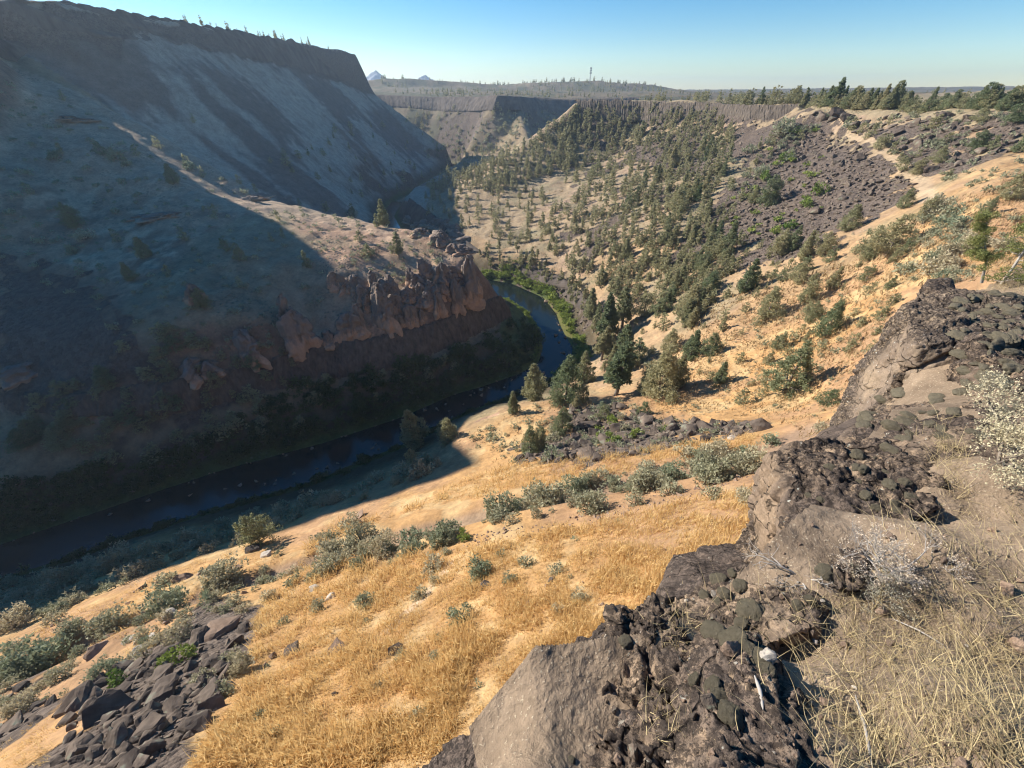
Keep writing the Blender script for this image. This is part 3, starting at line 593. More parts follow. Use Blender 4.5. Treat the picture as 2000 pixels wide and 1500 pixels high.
for a in [
 (1497, 617, 62, 4, .95, 'dense rounded juniper alone on the tan slope left of the forked juniper'),
 (1610, 656, 76, 4, .8, 'dark juniper with a bare forked trunk throwing a long shadow on the tan slope'),
 (1583, 628, 44, 5, 1.1, 'low bushy juniper just left of the juniper with the forked trunk'),
 (1532, 762, 112, 8, 1.0, 'big straggly juniper with thin open branches low on the tan slope'),
 (1568, 752, 30, 5, 1.1, 'small dense juniper at the right foot of the straggly one'),
 (1405, 747, 46, 0, 1.2, 'small juniper standing left of the big straggly juniper'),
 (1286, 772, 100, 4, .8, 'large full juniper at the lower edge of the tan slope above the boulder point'),
 (1315, 757, 72, 0, 1.1, 'upright juniper touching the right side of the large full juniper'),
 (1262, 768, 58, 5, .9, 'squat juniper on the left side of the large full juniper'),
 (1346, 702, 60, 1, 1.2, 'leaning juniper upslope of the large full juniper'),
 (1386, 692, 46, 4, .9, 'roundish juniper on the tan slope right of the leaning juniper'),
 (1573, 590, 62, 5, .8, 'juniper pair, lower one, upslope of the forked juniper'),
 (1556, 552, 46, 4, .9, 'bushy juniper above the juniper pair on the tan slope'),
 (1622, 563, 50, 0, 1.1, 'juniper right of the juniper pair on open tan grass'),
 (1690, 550, 36, 5, 1.3, 'wide flat-topped juniper shrub on the open tan slope under the big dark juniper'),
 (1732, 497, 92, 4, 1.0, 'biggest dark juniper at the lower end of the purple talus'),
 (1692, 505, 74, 5, 1.0, 'wide juniper leaning against the left side of the biggest dark juniper'),
 (1655, 450, 58, 4, 1.0, 'dark juniper in the gap between the two talus fields'),
 (1498, 402, 66, 5, 1.0, 'spreading juniper growing in the middle of the purple talus'),
 (1470, 398, 40, 0, 1.2, 'narrow juniper on the left of the spreading talus juniper'),
 (1762, 408, 46, 4, .9, 'juniper at the right rim of the purple talus'),
 (1806, 425, 54, 5, .9, 'juniper on tan grass just right of the talus corner'),
 (1842, 358, 30, 4, .9, 'small round juniper beside the old trail on the upper slope'),
 (1526, 549, 28, 5, 1.0, 'little round juniper below the narrow talus strip'),
 (1452, 572, 72, 0, 1.2, 'tall juniper at the left end of the narrow talus strip'),
 (1415, 502, 74, 1, 1.1, 'tall conical juniper left of the lower purple talus'),
 (1520, 500, 46, 5, 1.1, 'pale bushy juniper between the talus strips'),
 (1411, 646, 30, 0, 1.2, 'small juniper left of the dense rounded juniper'),
 (1640, 602, 26, 4, .9, 'small juniper right of the forked juniper group'),
 (1516, 682, 30, 5, 1.1, 'small low juniper uphill from the big straggly juniper'),
 (1496, 712, 30, 0, 1.2, 'small upright juniper at the left shoulder of the straggly juniper'),
 (1573, 667, 26, 1, 1.2, 'small dark juniper between the forked and straggly junipers'),
 (1104, 782, 88, 4, .8, 'broad conifer on the lit bank where the river narrows'),
 (1045, 782, 74, 0, 1.2, 'conical conifer left of the broad one above the dark river'),
 (1084, 792, 34, 4, .8, 'little conifer at the foot of the broad conifer by the river'),
 (1003, 806, 44, 1, 1.1, 'small conifer at the left end of the riverside conifer row'),
 (1140, 748, 62, 0, 1.1, 'slender conifer right of the broad riverside conifer'),
 (1139, 782, 38, 4, .8, 'low dark conifer between the river row and the boulder point'),
 (1202, 772, 106, 6, 1.3, 'tallest pine of the bank group above the boulder point'),
 (1218, 716, 84, 6, 1.2, 'pine just behind the tallest bank pine'),
 (1186, 668, 100, 7, 1.2, 'tall pine leaning over the green river bend'),
 (1215, 642, 84, 6, 1.2, 'tall pine upslope right of the river bend'),
 (1174, 704, 70, 7, 1.2, 'pine in the shaded bank right of the river bend'),
 (1150, 622, 60, 0, 1.1, 'juniper on the black rocks above the river bend'),
 (815, 872, 74, 0, 1.2, 'lone dark conical conifer in the shade on the near river bank'),
 (876, 862, 46, 4, .9, 'bushy juniper at the tip of the shadow on the near bank'),
 (808, 915, 34, 5, .9, 'small dark shrub-like juniper below the lone dark conifer'),
 (1096, 842, 48, 4, .7, 'roundish juniper among the boulders of the lit point'),
 (1034, 882, 50, 4, .7, 'left juniper of the pair at the lower edge of the boulder point'),
 (1054, 878, 46, 5, .7, 'right juniper of the pair at the lower edge of the boulder point'),
 (1120, 800, 26, 0, 1.1, 'tiny juniper between the black boulders of the lit point'),
 (1178, 815, 26, 5, 1.1, 'small green juniper under the biggest boulders of the lit point'),
 (1255, 810, 24, 5, 1.0, 'tiny round juniper at the right edge of the boulder point'),
 (752, 440, 54, 0, 1.2, 'tallest conifer on the lit crest of the spur'),
 (690, 424, 28, 4, .9, 'round juniper on the crest left of the tallest crest conifer'),
 (636, 413, 22, 4, 1.0, 'bare-looking juniper on the spur crest farthest from the tall conifer'),
 (736, 444, 28, 0, 1.2, 'short conifer touching the tallest crest conifer'),
 (777, 497, 46, 0, 1.2, 'pale juniper at the edge of the lit patch above the spires'),
 (718, 502, 28, 5, 1.1, 'low juniper at the lower corner of the lit patch'),
 (703, 474, 22, 5, 1.1, 'tiny juniper in the middle of the lit patch'),
 (603, 522, 36, 0, 1.1, 'lone juniper in the shade left of the lit patch'),
 (511, 1062, 64, 5, .85, 'bright green round juniper on the lit knoll above the shaded sage flat'),
 (1993, 300, 60, 5, 1.2, 'dark juniper leaning at the right edge of the upper slope'),
 (1968, 388, 76, 8, 1.1, 'sparse dark juniper on the upper right slope under the rim'),
 (1905, 292, 46, 5, 1.3, 'wide juniper among the rocks of the upper right slope'),
 (1985, 212, 66, 5, 1.3, 'big dark juniper on the rim at the right edge of the sky'),
 (1922, 422, 48, 0, 1.2, 'thin juniper on golden grass near the right edge')]: T(*a)
for u, v, h in [(310, 290, 28), (366, 322, 24), (398, 346, 24), (470, 362, 20), (500, 374, 20), (285, 502, 46), (150, 447, 58), (342, 362, 44), (446, 492, 32), (474, 512, 38), (256, 545, 40), (402, 606, 44), (200, 303, 34), (246, 322, 30), (268, 305, 26), (126, 196, 24), (362, 470, 30), (420, 420, 24), (530, 470, 18), (552, 462, 18), (545, 430, 20), (330, 540, 26), (470, 560, 22), (585, 400, 14), (120, 300, 26), (60, 380, 30), (380, 240, 20), (230, 470, 30)]:
    T(u, v, h, int(rng.integers(4, 6)), .9, 'dark juniper scattered over the shaded spur slope', 'junipers on the shaded spur slope')
def forest(poly, sx, sy, prob, hm, label, group, kinds=(0, 1, 2, 3, 4), wide=(1., 1.35)):
    for q in scatter(poly, sx, sy, prob):
        if q[2] < -127: continue
        h = hm*math.exp(rng.normal()*.22); TREES.append([q[0], q[1], q[2]-.2, h, int(rng.choice(kinds)), rng.uniform(0, 6.28), rng.uniform(*wide), label, group])
forest([(1130, 215), (1000, 300), (900, 350), (1010, 360), (1130, 330)], 12, 6, .85, 9., 'grey-green juniper on the far left edge of the forested hill', 'junipers along the left edge of the hill')
forest([(1125, 215), (1380, 225), (1440, 240), (1420, 330), (1380, 400), (1120, 400), (1080, 300)], 13, 8, .8, 8.6, 'grey-green juniper in the dense forest below the rimrock', 'junipers of the dense forest below the rimrock')
forest([(1080, 400), (1385, 400), (1430, 540), (1350, 640), (1180, 570), (1060, 500)], 15, 9.5, .7, 7.8, 'grey-green juniper in the forest in the middle of the hillside', 'junipers of the middle hillside')
forest([(830, 368), (1010, 345), (1090, 400), (1080, 500), (960, 470), (820, 420)], 17, 9, .5, 8.5, 'small juniper on the lit grassy bench behind the spur tip', 'junipers on the lit bench')
forest([(820, 364), (900, 340), (1005, 355), (990, 372), (870, 380)], 10, 6, .8, 8.5, 'juniper in the dense row along the far edge of the bench', 'junipers along the far edge of the bench')
forest([(935, 470), (1060, 505), (1170, 590), (1230, 700), (1190, 760), (1160, 660), (1120, 600), (1060, 550), (935, 520)], 15, 12, .8, 8.5, 'dark conifer on the rocky wall right of the river bend', 'conifers above the river bend', (0, 1, 6, 7))
forest([(1200, 590), (1350, 640), (1340, 740), (1230, 760), (1220, 690)], 36, 26, .7, 9, 'juniper on the open slope above the bank pines', 'junipers above the bank pines', (0, 4, 5), (.9, 1.2))
forest([(1380, 400), (1460, 300), (1560, 240), (1600, 240), (1500, 340), (1440, 480), (1560, 480), (1640, 500), (1500, 560), (1420, 600), (1350, 620)], 26, 17, .6, 6.5, 'juniper between the purple talus and the dense forest', 'junipers around the talus', (0, 4, 5), (.9, 1.25))
forest([(1600, 225), (1990, 240), (1990, 300), (1850, 330), (1740, 300)], 60, 26, .5, 6, 'low juniper among the rocks of the upper right slope', 'junipers of the upper right slope', (4, 5), (.9, 1.3))
forest([(1640, 262), (1700, 290), (1790, 360), (1800, 345), (1720, 270), (1660, 250)], 22, 16, .7, 6, 'green juniper in the row beside the old trail', 'junipers beside the old trail', (4, 5), (.9, 1.2))
forest([(1360, 560), (1480, 520), (1650, 520), (1700, 640), (1640, 720), (1400, 720), (1370, 640)], 60, 40, .4, 3.2, 'tiny juniper dotted on the open tan slope', 'tiny junipers of the open slope', (4, 5), (.9, 1.2))
forest([(520, 320), (700, 230), (860, 290), (880, 320), (790, 365), (720, 395), (640, 380)], 24, 15, .42, 8, 'dark tree in blue shade at the foot of the great mesa', 'trees at the foot of the great mesa', (0, 1, 4))
forest([(780, 200), (960, 200), (1000, 215), (1080, 215), (1000, 280), (900, 320), (850, 285), (790, 235)], 14, 9, .5, 8, 'juniper on the far canyon wall', 'junipers on the far canyon wall', (0, 1, 4))
forest([(300, 640), (640, 700), (920, 690), (1000, 720), (900, 760), (600, 850), (300, 930), (100, 950), (0, 900), (0, 820)], 40, 26, .5, 6, 'dark brush clump in deep shade under the basalt band', 'brush under the basalt band', (4, 5), (1., 1.5))
forest([(1240, 560), (1480, 480), (1700, 470), (1820, 470), (1760, 560), (1700, 700), (1620, 800), (1300, 790), (1230, 720)], 38, 24, .5, 3.8, 'small juniper dotted between the larger ones on the tan slope', 'small junipers of the tan slope', (0, 4, 5), (.9, 1.2))
forest([(890, 290), (1000, 290), (985, 330), (900, 350), (850, 350)], 9, 6, .85, 8, 'dark tree in the shaded canyon bottom beyond the hill', 'trees in the far canyon bottom', (0, 1, 4))
# rim and plateau trees
def along(poly, n, back, hm, label, group, kinds=(0, 1, 4), wide=(1, 1.3), spread=14):
    L = np.array(poly, float); s = np.concatenate([[0], np.cumsum(np.hypot(*np.diff(L[:, :2], axis=0).T))])
    for i in range(n):
        q = rng.uniform(0, s[-1]); x = np.interp(q, s, L[:, 0]); y = np.interp(q, s, L[:, 1]); dx = rng.uniform(0, spread)+back
        nrm = np.array([x, y])/math.hypot(x, y); x, y = x+nrm[0]*dx, y+nrm[1]*dx; z = float(H(x, y)); h = hm*math.exp(rng.normal()*.25)
        TREES.append([x, y, z-.1, h, int(rng.choice(kinds)), rng.uniform(0, 6.28), rng.uniform(*wide), label, group])
along(RIM[3:6], 75, 2, 8, 'juniper on the skyline above the left end of the talus', 'skyline junipers left of the trail')
along(RIM[5:7], 70, 3, 7.5, 'juniper in the thick skyline row above the trail', 'skyline junipers above the trail', spread=20)
along(RIM[6:9], 85, 3, 6.5, 'juniper in the skyline row on the right', 'skyline junipers on the right', spread=16)
along(RIM[0:4], 70, 10, 7, 'juniper standing on the plateau behind the dark rimrock', 'junipers behind the rimrock', spread=60)
along([(-350, 560), (-343, 680), (-329, 784), (-310, 900)], 26, 4, 7, 'tiny tree on the skyline of the great mesa', 'trees on the great mesa', (0, 1), spread=20)
along([(-300, 1250), (-100, 1150), (100, 1150), (260, 1180)], 70, 30, 8, 'tree on the plateau above the far canyon wall', 'trees above the far canyon wall', (0, 1), spread=180)
for u0, u1, Y, n in [(1040, 1290, 2140, 90), (745, 800, 1965, 22), (800, 1040, 2450, 70), (1290, 1420, 1500, 30), (1050, 1300, 1900, 60), (800, 1040, 1650, 50), (1420, 1900, 1000, 60), (850, 1120, 1350, 70)]:
    for i in range(n):
        u = rng.uniform(u0, u1); yy = Y*rng.uniform(.93, 1.05); a, f, w = ray(u, 170); x = float(a/f*yy); z = float(H(x, yy)); TREES.append([x, yy, z-.5, 11*math.exp(rng.normal()*.2)*(1.2 if Y > 1800 else .9), int(rng.integers(0, 2)), 0., 1.3, 'far tree on the distant plateau', 'far plateau trees'])
def px_size(x, y, z, h):
    u0, v0, d = proj(x, y, z); u1, v1, _ = proj(x, y, z+h); return math.hypot(u1-u0, v1-v0), u0, v0
A = np.array([[t[0], t[1], t[2]+t[3]*.8] for t in TREES]); vis = visible(A[:, 0], A[:, 1], A[:, 2])
sz = []
for t, ok in zip(TREES, vis):
    s_, u_, v_ = px_size(*t[:4]); s_ = s_ if ok and -30 < u_ < 2030 and v_ < 1530 else 0
    sz.append(s_+(1000 if t[8] is None else 0))
order = np.argsort(sz)[::-1]; keep = set(order[:297].tolist()); rest = []
for i, t in enumerate(TREES):
    if sz[i] <= 0: continue
    if i in keep:
        s_ = sz[i] % 1000; lod = 0 if s_ > 38 else 1
        thing_tree(*t[:7], lod, t[7], t[8] or 'junipers and pines of the canyon')
    else: rest.append((t[0], t[1], t[2], t[3], t[4], t[5], t[6]))
merged('distant_woodland', rest, [J[2] for J in JUN[2]], M_JUN, 'small far junipers and pines of the canyon woodland')
merged('distant_trunks', rest, [J[3] for J in JUN[2]], M_BARK, 'thin trunks of the far junipers and pines')
print('trees', len(TREES), 'rest', len(rest))
# ------------------------------------------------------------------ boulders and stones
ITEMS = []   # x,y,z,size,proto,rot,wide,kind,label,group
def B(u, v, wpx, kind, label, group=None, sink=.28):
    q = hit(u, v)[0]; d = proj(*q[:3])[2]; s_ = wpx/F*d; ITEMS.append([q[0], q[1], q[2]+s_*(.5*.62-sink), s_, int(rng.integers(6)), rng.uniform(0, 6.28), 1., kind, label, group])
for a in [(430, 1232, 100, 'brown', 'largest slanting boulder at the top of the black rock pile'), (478, 1232, 42, 'dark', 'dark boulder touching the right side of the largest slanting boulder'),
          (412, 1388, 66, 'dark', 'wide blocky boulder at the right lower edge of the black rock pile'), (190, 1278, 54, 'brown', 'brown rounded boulder beside the pale stones'),
          (297, 1250, 36, 'pale', 'pale boulder, highest of the white stones'), (270, 1256, 30, 'pale', 'pale boulder in the middle of the white stones'), (275, 1270, 34, 'pale', 'flat pale boulder, lowest of the white stones'), (250, 1252, 28, 'pale', 'greyish boulder at the left of the white stones'),
          (335, 1205, 44, 'pale', 'light boulder under the big sagebrush'), (774, 1278, 46, 'dark', 'jagged black boulder alone in golden grass'), (660, 1272, 50, 'brown', 'flat brown boulder left of the lone jagged one'),
          (656, 1358, 20, 'dark', 'small dark stone low in the golden grass'), (645, 1168, 26, 'pale', 'pale wedge-shaped stone on the grass above the brown boulder'), (612, 1150, 34, 'pale', 'flat pale stone beside the gravel of the old ditch'),
          (700, 1008, 44, 'brown', 'grey mound of stone on the lit lip above the shade'), (275, 1152, 30, 'brown', 'brown stone standing on the lip of the slope'), (360, 1132, 42, 'brown', 'grey-brown stone beside sagebrush on the lip'), (520, 1085, 34, 'pale', 'pale stone under the bright round juniper'), (496, 1075, 40, 'dark', 'dark stone under the bright round juniper'),
          (1205, 798, 34, 'dark', 'big black boulder on top of the boulder point'), (1240, 808, 34, 'dark', 'second big black boulder on top of the boulder point'), (1120, 803, 36, 'dark', 'black boulder at the left end of the point'), (1316, 838, 46, 'dark', 'broad black boulder with pale edge below the point'), (1200, 868, 44, 'dark', 'tilted dark boulder at the foot of the boulder point'), (1432, 858, 24, 'pale', 'white boulder right of the boulder point'), (1390, 876, 30, 'brown', 'brown triangular boulder beside the old ditch'),
          (1332, 1015, 18, 'dark', 'small black stone in the bright golden grass'), (893, 1210, 36, 'dark', 'dark lump of rock under a dead shrub in the grass'), (570, 1275, 44, 'dark', 'dark lump of rock with dead twigs beside the pile'), (1078, 1135, 26, 'dark', 'dark stone under a sagebrush in mid grass'), (1095, 1178, 20, 'pale', 'grey stone low in the golden grass'), (950, 1145, 30, 'dark', 'low dark stones left of the mid sagebrush'),
          (740, 865, 0.1, 'dark', 'pebble')][:-1]: B(*a)
def rocks(poly, sx, sy, prob, mean, sd, kind, label, group, sink=.25, lim=None):
    for q in scatter(poly, sx, sy, prob):
        d = proj(*q[:3])[2]; s_ = mean*math.exp(rng.normal()*sd)/F*d
        ITEMS.append([q[0], q[1], q[2]+s_*(.31-sink), s_, int(rng.integers(6)), rng.uniform(0, 6.28), 1., kind, label, group])
rocks([(110, 1500), (160, 1350), (300, 1275), (390, 1225), (470, 1240), (455, 1330), (420, 1400), (370, 1440), (300, 1500)], 14, 12, .9, 21, .6, 'dark', 'angular black boulder in the loose rock pile at the lower left', 'boulders of the lower left rock pile', .2)
rocks([(160, 1350), (300, 1290), (440, 1270), (430, 1380), (300, 1480), (150, 1480)], 60, 45, .8, 38, .25, 'dark', 'large angular boulder in the loose rock pile at the lower left', 'large boulders of the lower left rock pile', .24)
rocks([(0, 1350), (60, 1330), (110, 1380), (40, 1440), (0, 1460)], 22, 16, .8, 28, .3, 'dark', 'dark boulder at the left edge of the photo below the sagebrush', 'boulders at the left edge')
rocks([(1090, 805), (1200, 790), (1300, 825), (1480, 826), (1500, 840), (1400, 860), (1280, 880), (1150, 905), (1010, 905), (1000, 880), (1080, 850)], 12, 7.5, .8, 17, .45, 'dark', 'black boulder scattered on the lit boulder point', 'boulders of the lit point')
rocks([(1180, 830), (1300, 825), (1450, 828), (1480, 838), (1300, 856)], 10, 6, .9, 14, .35, 'dark', 'black boulder scattered on the lit boulder point', 'boulders of the lit point')
rocks([(1400, 440), (1450, 350), (1552, 240), (1650, 268), (1740, 320), (1795, 378), (1700, 425), (1560, 468), (1480, 476)], 9.5, 5.5, .95, 10., .42, 'dark', 'purple-grey block of the great talus field', 'blocks of the great talus field')
rocks([(1440, 512), (1560, 470), (1640, 452), (1640, 470), (1500, 525), (1400, 545)], 10, 6, .9, 9, .3, 'dark', 'dark block of the narrow lower talus strip', 'blocks of the lower talus strip')
rocks([(1160, 240), (1380, 242), (1410, 300), (1380, 345), (1310, 340), (1220, 300)], 10, 6, .75, 8, .35, 'dark', 'black block under the rimrock in the forest', 'blocks under the rimrock')
rocks([(1380, 235), (1600, 225), (1560, 290), (1480, 320), (1400, 340)], 12, 7, .6, 8, .35, 'dark', 'block below the broken skyline cliffs', 'blocks below the skyline cliffs')
rocks([(1580, 225), (1990, 232), (1990, 300), (1880, 335), (1820, 340), (1740, 300), (1650, 250)], 14, 8, .75, 14, .5, 'dark', 'dark rock on the upper right slope', 'rocks of the upper right slope')
rocks([(1080, 552), (1140, 575), (1200, 640), (1190, 690), (1150, 650), (1100, 590)], 11, 8, .8, 10, .35, 'dark', 'black block on the steep bank right of the river bend', 'blocks above the river bend')
rocks([(900, 1050), (1100, 1015), (1300, 962), (1480, 915), (1480, 935), (1300, 985), (1100, 1040), (900, 1072)], 8, 6, .75, 7, .45, 'brown', 'small brown stone along the edge of the old ditch', 'stones along the ditch')
rocks([(600, 1110), (780, 1070), (900, 1060), (880, 1085), (700, 1120)], 14, 10, .5, 9, .35, 'brown', 'small brown stone along the lower edge of the old ditch', 'stones below the ditch')
rocks([(520, 1150), (900, 1090), (1250, 1020), (1300, 1060), (1250, 1150), (1100, 1260), (850, 1450), (500, 1490), (480, 1300)], 75, 60, .4, 14, .35, 'brown', 'low stone half buried in the golden grass', 'stones in the golden grass')
rocks([(0, 1230), (300, 1130), (560, 1080), (600, 1120), (300, 1230), (0, 1330)], 40, 30, .4, 16, .4, 'brown', 'stone on the lit strip along the lip', 'stones along the lip')
# stones in the river and on its edges
RV = []
for u, v in [(372, 967), (378, 943), (500, 941), (517, 946), (536, 946), (540, 938), (640, 912), (700, 836), (676, 852), (610, 876), (560, 890), (830, 802), (877, 803), (884, 817), (734, 867), (727, 875), (740, 877), (855, 800), (920, 772), (940, 762), (986, 735), (1000, 743), (985, 757), (940, 772), (926, 768), (1085, 655), (1092, 668), (1100, 690), (1104, 660), (1092, 635), (1095, 645), (1060, 730), (1040, 735), (290, 978), (440, 955), (215, 1005), (970, 745), (955, 758), (905, 790), (870, 790), (1086, 612), (1078, 600), (1066, 590), (660, 905), (620, 915), (575, 925), (470, 948)]:
    p_ = P(u, v, -130.); d = proj(*p_)[2]; s_ = rng.uniform(7, 14)/F*d; ITEMS.append([p_[0], p_[1], -130+.08*s_, s_, int(rng.integers(6)), rng.uniform(0, 6.28), 1., 'brown', 'wet stone breaking the surface of the river', 'stones in the river'])
for L, lo in ((FB, 0), (NB, 0)):
    for a, b in zip(L[:-1], L[1:]):
        n_ = int(math.hypot(a[0]-b[0], a[1]-b[1])/3.2)
        for i in range(n_):
            k = rng.random(); s_ = rng.uniform(.7, 1.8); ITEMS.append([a[0]+(b[0]-a[0])*k+rng.normal()*.8, a[1]+(b[1]-a[1])*k+rng.normal()*.8, -129.9, s_, int(rng.integers(6)), rng.uniform(0, 6.28), 1., 'brown' if rng.random() < .4 else 'dark', 'small stone on the waterline of the river', 'stones on the waterline'])
def finish(items, protos_of, namef, catf, cap, restname, restlabel, mats):
    A = np.array([[t[0], t[1], t[2]+t[3]*.4] for t in items]); vis_ = visible(A[:, 0], A[:, 1], A[:, 2]); sz = []
    for t, ok in zip(items, vis_):
        u0, v0, d = proj(t[0], t[1], t[2]); ok = ok and -30 < u0 < 2030 and v0 < 1540
        sz.append((t[3]*F/d if ok else 0)+(1000 if t[9] is None else 0))
    keep = set(np.argsort(sz)[::-1][:cap].tolist()); rest = {}
    for i, t in enumerate(items):
        if sz[i] <= 0: continue
        if i in keep:
            kw = dict(label=t[8], category=catf(t[7]), group=t[9] or {'boulder': 'single boulders of the canyon', 'bush': 'single sagebrush of the slopes'}[catf(t[7])])
            protos_of(t, sz[i] % 1000, kw)
        else: rest.setdefault(t[7], []).append(t[:7])
    for k, L in rest.items(): yield k, L
def put_boulder(t, s_, kw):
    o = link('boulder', BOU[t[7]][t[4]][0], None, **kw); o.location = t[:3]; o.scale = (t[3],)*3
    o.rotation_euler = (rng.normal()*.25, rng.normal()*.25, t[5])
MK = {'dark': M_BOULD, 'pale': M_PALE, 'brown': M_BROWN}
for k, L in finish(ITEMS, put_boulder, None, lambda k: 'boulder', 295, '', '', None):
    merged('talus_stones', L, [(b[1], b[2]) for b in BOL], MK[k], {'dark': 'countless smaller dark blocks of the talus slopes', 'pale': 'small pale stones along river and ditch', 'brown': 'small brown stones in the grass'}[k])
print('boulders', len(ITEMS))
# ------------------------------------------------------------------ sagebrush and other low shrubs
SH = []
def S(u, v, wpx, kind, label, group=None):
    q = hit(u, v)[0]; d = proj(*q[:3])[2]; s_ = wpx/F*d/1.15; SH.append([q[0], q[1], q[2], s_, int(rng.integers(5 if kind == 'sage' else 3)), rng.uniform(0, 6.28), 1., kind, label, group])
def shrubs(poly, sx, sy, prob, mean, sd, kind, label, group):
    for q in scatter(poly, sx, sy, prob):
        if q[2] < -128.5: continue
        d = proj(*q[:3])[2]; s_ = mean*math.exp(rng.normal()*sd)/F*d/1.1; SH.append([q[0], q[1], q[2], s_, int(rng.integers(5 if kind == 'sage' else 3)), rng.uniform(0, 6.28), rng.uniform(.85, 1.2), kind, label, group])
for a in [(330, 1195, 92, 'sage', 'largest round sagebrush on the lip above the pale boulder'), (222, 1220, 70, 'sage', 'round sagebrush left of the largest one on the lip'), (150, 1240, 52, 'sage', 'sagebrush between the round one and the left edge clump'), (60, 1300, 110, 'sage', 'broad sagebrush clump at the left edge'), (20, 1330, 70, 'sage', 'sagebrush below the broad clump at the left edge'), (38, 1222, 66, 'sage', 'bluish sagebrush on the shade line at the left edge'), (130, 1325, 46, 'sage', 'low grey-green bush under the brown boulder'), (50, 1385, 56, 'sage', 'pale sagebrush at the left edge beside dark boulders'), (110, 1215, 40, 'sage', 'small sagebrush on the lip near the left edge'), (330, 1140, 46, 'sage', 'sagebrush touching stones on the lip'),
          (445, 1130, 74, 'sage', 'wide sagebrush left of the bright round juniper'), (470, 1060, 30, 'sage', 'small bush at the left of the bright round juniper'), (655, 1080, 72, 'sage', 'big bush on the dark cut of the ditch'), (705, 1055, 66, 'sage', 'bright sagebrush at the upper edge of the ditch'), (752, 1080, 62, 'sage', 'grey sagebrush low in the ditch'), (690, 1030, 46, 'sage', 'dark sagebrush on the upper side of the ditch'), (800, 1065, 50, 'sage', 'sagebrush right of the low grey one in the ditch'), (868, 1060, 60, 'sage', 'round sagebrush in the middle of the ditch'), (905, 1055, 32, 'green', 'small yellow-green bush in the ditch'), (645, 1115, 48, 'sage', 'dark sagebrush below the ditch'), (980, 1005, 74, 'sage', 'dark broad sagebrush on the upper lip of the ditch'), (1065, 985, 80, 'sage', 'broad grey sagebrush on the upper lip of the ditch'), (1125, 955, 56, 'sage', 'tall grey sagebrush right of the broad grey one'), (1155, 995, 70, 'sage', 'pale round sagebrush on the stony side of the ditch'), (1200, 945, 44, 'sage', 'dark round sagebrush standing apart above the ditch'), (1255, 960, 72, 'sage', 'pale broad sagebrush in the middle of the right clump'), (1310, 935, 66, 'sage', 'silvery sagebrush of the right clump'), (1380, 940, 80, 'sage', 'largest silvery sagebrush of the right clump'), (1450, 925, 66, 'sage', 'silvery sagebrush against the rock edge'), (1395, 893, 60, 'sage', 'sagebrush on the far side of the right clump'), (1475, 895, 50, 'sage', 'sagebrush at the top corner of the right clump'), (1240, 985, 40, 'sage', 'small sagebrush at the stony foot of the clump'), (1305, 965, 50, 'sage', 'pale sagebrush on the lower side of the right clump'),
          (938, 1125, 56, 'sage', 'round sagebrush beside the pale track'), (1028, 1105, 34, 'sage', 'small sagebrush in golden grass right of the track'), (1087, 1118, 32, 'sage', 'bright sagebrush on top of a dark stone'), (995, 1140, 34, 'sage', 'green-grey bush low in the golden grass'), (715, 1180, 42, 'sage', 'yellowish sagebrush in the grass above the lone black boulder'), (620, 1192, 38, 'sage', 'sagebrush in the grass right of the rock pile'), (822, 1165, 38, 'sage', 'pale blue-grey sagebrush at the lower end of the track'), (850, 1140, 26, 'sage', 'tiny sagebrush beside the track'), (405, 1330, 46, 'sage', 'pale sagebrush growing in the rock pile'), (475, 1310, 56, 'sage', 'long pale sagebrush right of the rock pile'), (440, 1355, 40, 'sage', 'light green bush below the long pale sagebrush'), (350, 1290, 60, 'green', 'bright green bush at the top of the rock pile'), (230, 1335, 42, 'green', 'green tuft at the left upper edge of the rock pile'), (455, 1290, 44, 'sage', 'grey sagebrush above the long pale one'), (510, 1405, 34, 'sage', 'faded sagebrush low in the golden grass'), (535, 1445, 34, 'sage', 'pale green tuft near the bottom of the grass'), (1455, 985, 56, 'sage', 'grey sagebrush left of the upright rock face'), (1478, 1010, 30, 'sage', 'small sagebrush at the foot of the upright rock face'), (1390, 975, 46, 'sage', 'flat grey-green bush on golden grass'), (1505, 862, 38, 'sage', 'sagebrush on the bare track above the right clump'), (1610, 826, 30, 'sage', 'sagebrush at the corner of the smooth slab'), (745, 1345, 26, 'sage', 'withered bush in the golden grass'), (850, 1290, 30, 'sage', 'withered grey bush right of the lone black boulder'), (900, 1215, 50, 'sage', 'thin dead-looking bush in mid grass')]: S(*a)
shrubs([(0, 1150), (200, 1095), (300, 1065), (520, 1003), (700, 950), (860, 895), (880, 905), (700, 985), (500, 1045), (280, 1125), (0, 1240)], 19, 11, .8, 24, .35, 'sage', 'blue-grey sagebrush on the shaded flat beside the river', 'sagebrush of the shaded flat')
shrubs([(560, 1110), (640, 1040), (760, 1045), (900, 1030), (930, 1050), (800, 1095), (600, 1140)], 19, 12, .7, 22, .35, 'sage', 'sagebrush crowding the left part of the ditch', 'sagebrush in the left part of the ditch')
shrubs([(920, 1010), (1100, 950), (1300, 900), (1490, 870), (1490, 930), (1300, 960), (1100, 1000), (930, 1040)], 19, 12, .7, 22, .35, 'sage', 'sagebrush crowding the right part of the ditch', 'sagebrush in the right part of the ditch')
shrubs([(400, 1130), (560, 1070), (600, 1120), (480, 1210), (400, 1200)], 20, 14, .7, 25, .35, 'sage', 'sagebrush below the bright round juniper', 'sagebrush below the round juniper')
shrubs([(0, 1270), (200, 1210), (330, 1200), (420, 1190), (400, 1230), (200, 1330), (0, 1400)], 28, 18, .6, 28, .35, 'sage', 'sagebrush on the lower left slope', 'sagebrush of the lower left slope')
shrubs([(900, 860), (1050, 790), (1200, 785), (1300, 820), (1480, 825), (1480, 850), (1300, 880), (1100, 910), (1000, 905)], 19, 11, .5, 14, .35, 'sage', 'grey-green shrub among the boulders of the lit point', 'shrubs of the lit point')
